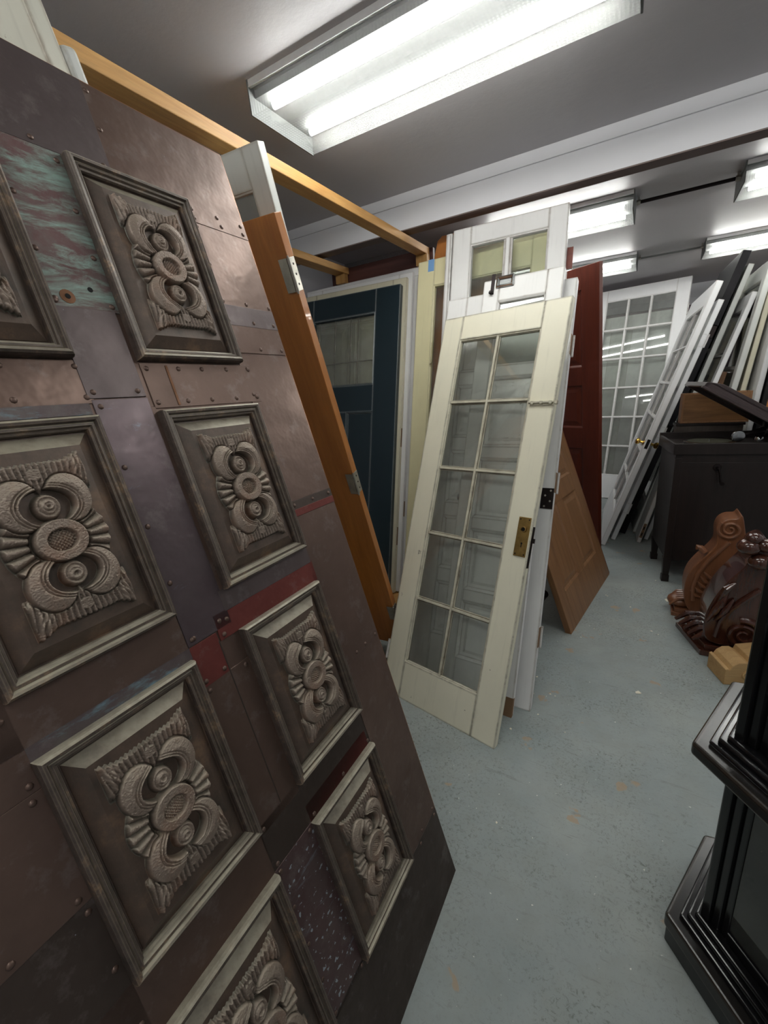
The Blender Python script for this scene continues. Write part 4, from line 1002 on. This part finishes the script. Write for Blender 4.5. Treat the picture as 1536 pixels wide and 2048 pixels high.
def slab(name, d0, z0, z1, mat, bev=.004):
    p = inset(pl_full, d0); return MB().zprism([tuple(q) for q in p], z0, z1).build(name, mat, t, bevel=bev, seg=3)
slab('foot_plinth', .006, 0, .055, BLK); slab('base_moulding', .0, .055, .10, BLK_W, .008)
for k, (d0, z1) in enumerate(((.028, .112), (.042, .124), (.056, .136))): slab('base_bead', d0, .10, z1, BLK, .006)
slab('waist_moulding', .0, .63, .665, BLK_W, .008)
for k, (d0, z1) in enumerate(((.028, .677), (.042, .689), (.056, .70))): slab('waist_bead', d0, .665, z1, BLK, .006)
slab('waist_underside', .03, .61, .63, BLK, .004)
slab('cornice', .0, 1.86, 1.92, BLK_W, .008)
inn = inset(pl_full, .066)
def frames(z0, z1):
    n = len(inn)
    for i in range(n):
        a, b = inn[i], inn[(i+1) % n]; e = (b-a)/np.linalg.norm(b-a); nn = V3(-e[1], e[0]); L = np.linalg.norm(b-a)
        m = MB()
        def q(s, d, z): p = a+e*s+nn*d; return (p[0], p[1], z)
        def bar(s0, s1, d0, d1, za, zb):
            m.add([q(s0, d0, za), q(s1, d0, za), q(s1, d1, za), q(s0, d1, za), q(s0, d0, zb), q(s1, d0, zb), q(s1, d1, zb), q(s0, d1, zb)],
                  [(0, 3, 2, 1), (4, 5, 6, 7), (0, 1, 5, 4), (1, 2, 6, 5), (2, 3, 7, 6), (3, 0, 4, 7)])
        for k, (s0, s1, d0) in enumerate(((0, .022, .0), (.022, .042, .008), (.042, .06, .016))):
            bar(s0, s1, d0, .03, z0, z1); bar(L-s1, L-s0, d0, .03, z0, z1)
        bar(.06, L-.06, .010, .03, z0, z0+.03); bar(.06, L-.06, .010, .03, z1-.04, z1)
        m.build('glazed_frame', BLK, t, bevel=.003)
        m = MB(); bar(.055, L-.055, .019, .022, z0+.025, z1-.03); m.build('pane', GLASS_B, t)
frames(.136, .612); frames(.70, 1.862)
sp = inset(pl_full, .10)
MB().zprism([tuple(q) for q in sp], .136, .15).build('inner_floor', BLK, t)
MB().zprism([tuple(q) for q in sp], .701, .712).build('inner_floor', BLK, t)

# ------------------------------------------------------------------ litter on the floor
for px, py, s, mat, lb in ((1272, 1387, .018, PAPER, 'curled cream paint flake lying alone in the middle of the aisle'), (1333, 1203, .05, PAPER, 'torn white paper scrap beside the orange corbel foot')):
    p = on_z(px, py)
    MBo = MB().add([(0, 0, .001), (s, .1*s, .004), (1.3*s, .7*s, .001), (.5*s, 1.1*s, .006), (-.2*s, .6*s, .002), (0, 0, .0), (s, .1*s, .003), (1.3*s, .7*s, 0), (.5*s, 1.1*s, .005), (-.2*s, .6*s, .001)],
                   [(0, 1, 2, 3, 4), (9, 8, 7, 6, 5)]+[(i, (i+1) % 5+0, (i+1) % 5+5, i+5) for i in range(5)])
    tag(MBo.build('paint_flake', mat, None, loc=(p[0], p[1], 0)), lb, 'litter')
fm = MB().add([(0, 0, 0), (.008, .001, 0), (.009, .006, 0), (.002, .008, 0), (.001, .001, .0015), (.007, .002, .002), (.008, .005, .001), (.003, .006, .002)], [(0, 3, 2, 1), (4, 5, 6, 7), (0, 1, 5, 4), (1, 2, 6, 5), (2, 3, 7, 6), (3, 0, 4, 7)]).mesh('paint_fleck', PAPER)
for px, py in ((1069, 1388), (1073, 1355), (1098, 1388), (1112, 1392), (1075, 1430), (1023, 1460), (1130, 1466), (1210, 1190), (1215, 1193), (1160, 1275), (1300, 1262), (1316, 1268), (1190, 1258), (1310, 1160), (992, 1642), (1262, 1215)):
    p = on_z(px, py); f_ = inst('paint_fleck', fm, None, (p[0], p[1], 0)); f_.rotation_euler = (0, 0, random.uniform(0, 6)); k = random.uniform(.7, 1.5); f_.scale = (k, k, 1)
    tag(f_, 'small white paint fleck on the grey floor', 'litter', 'white paint flecks on the floor')
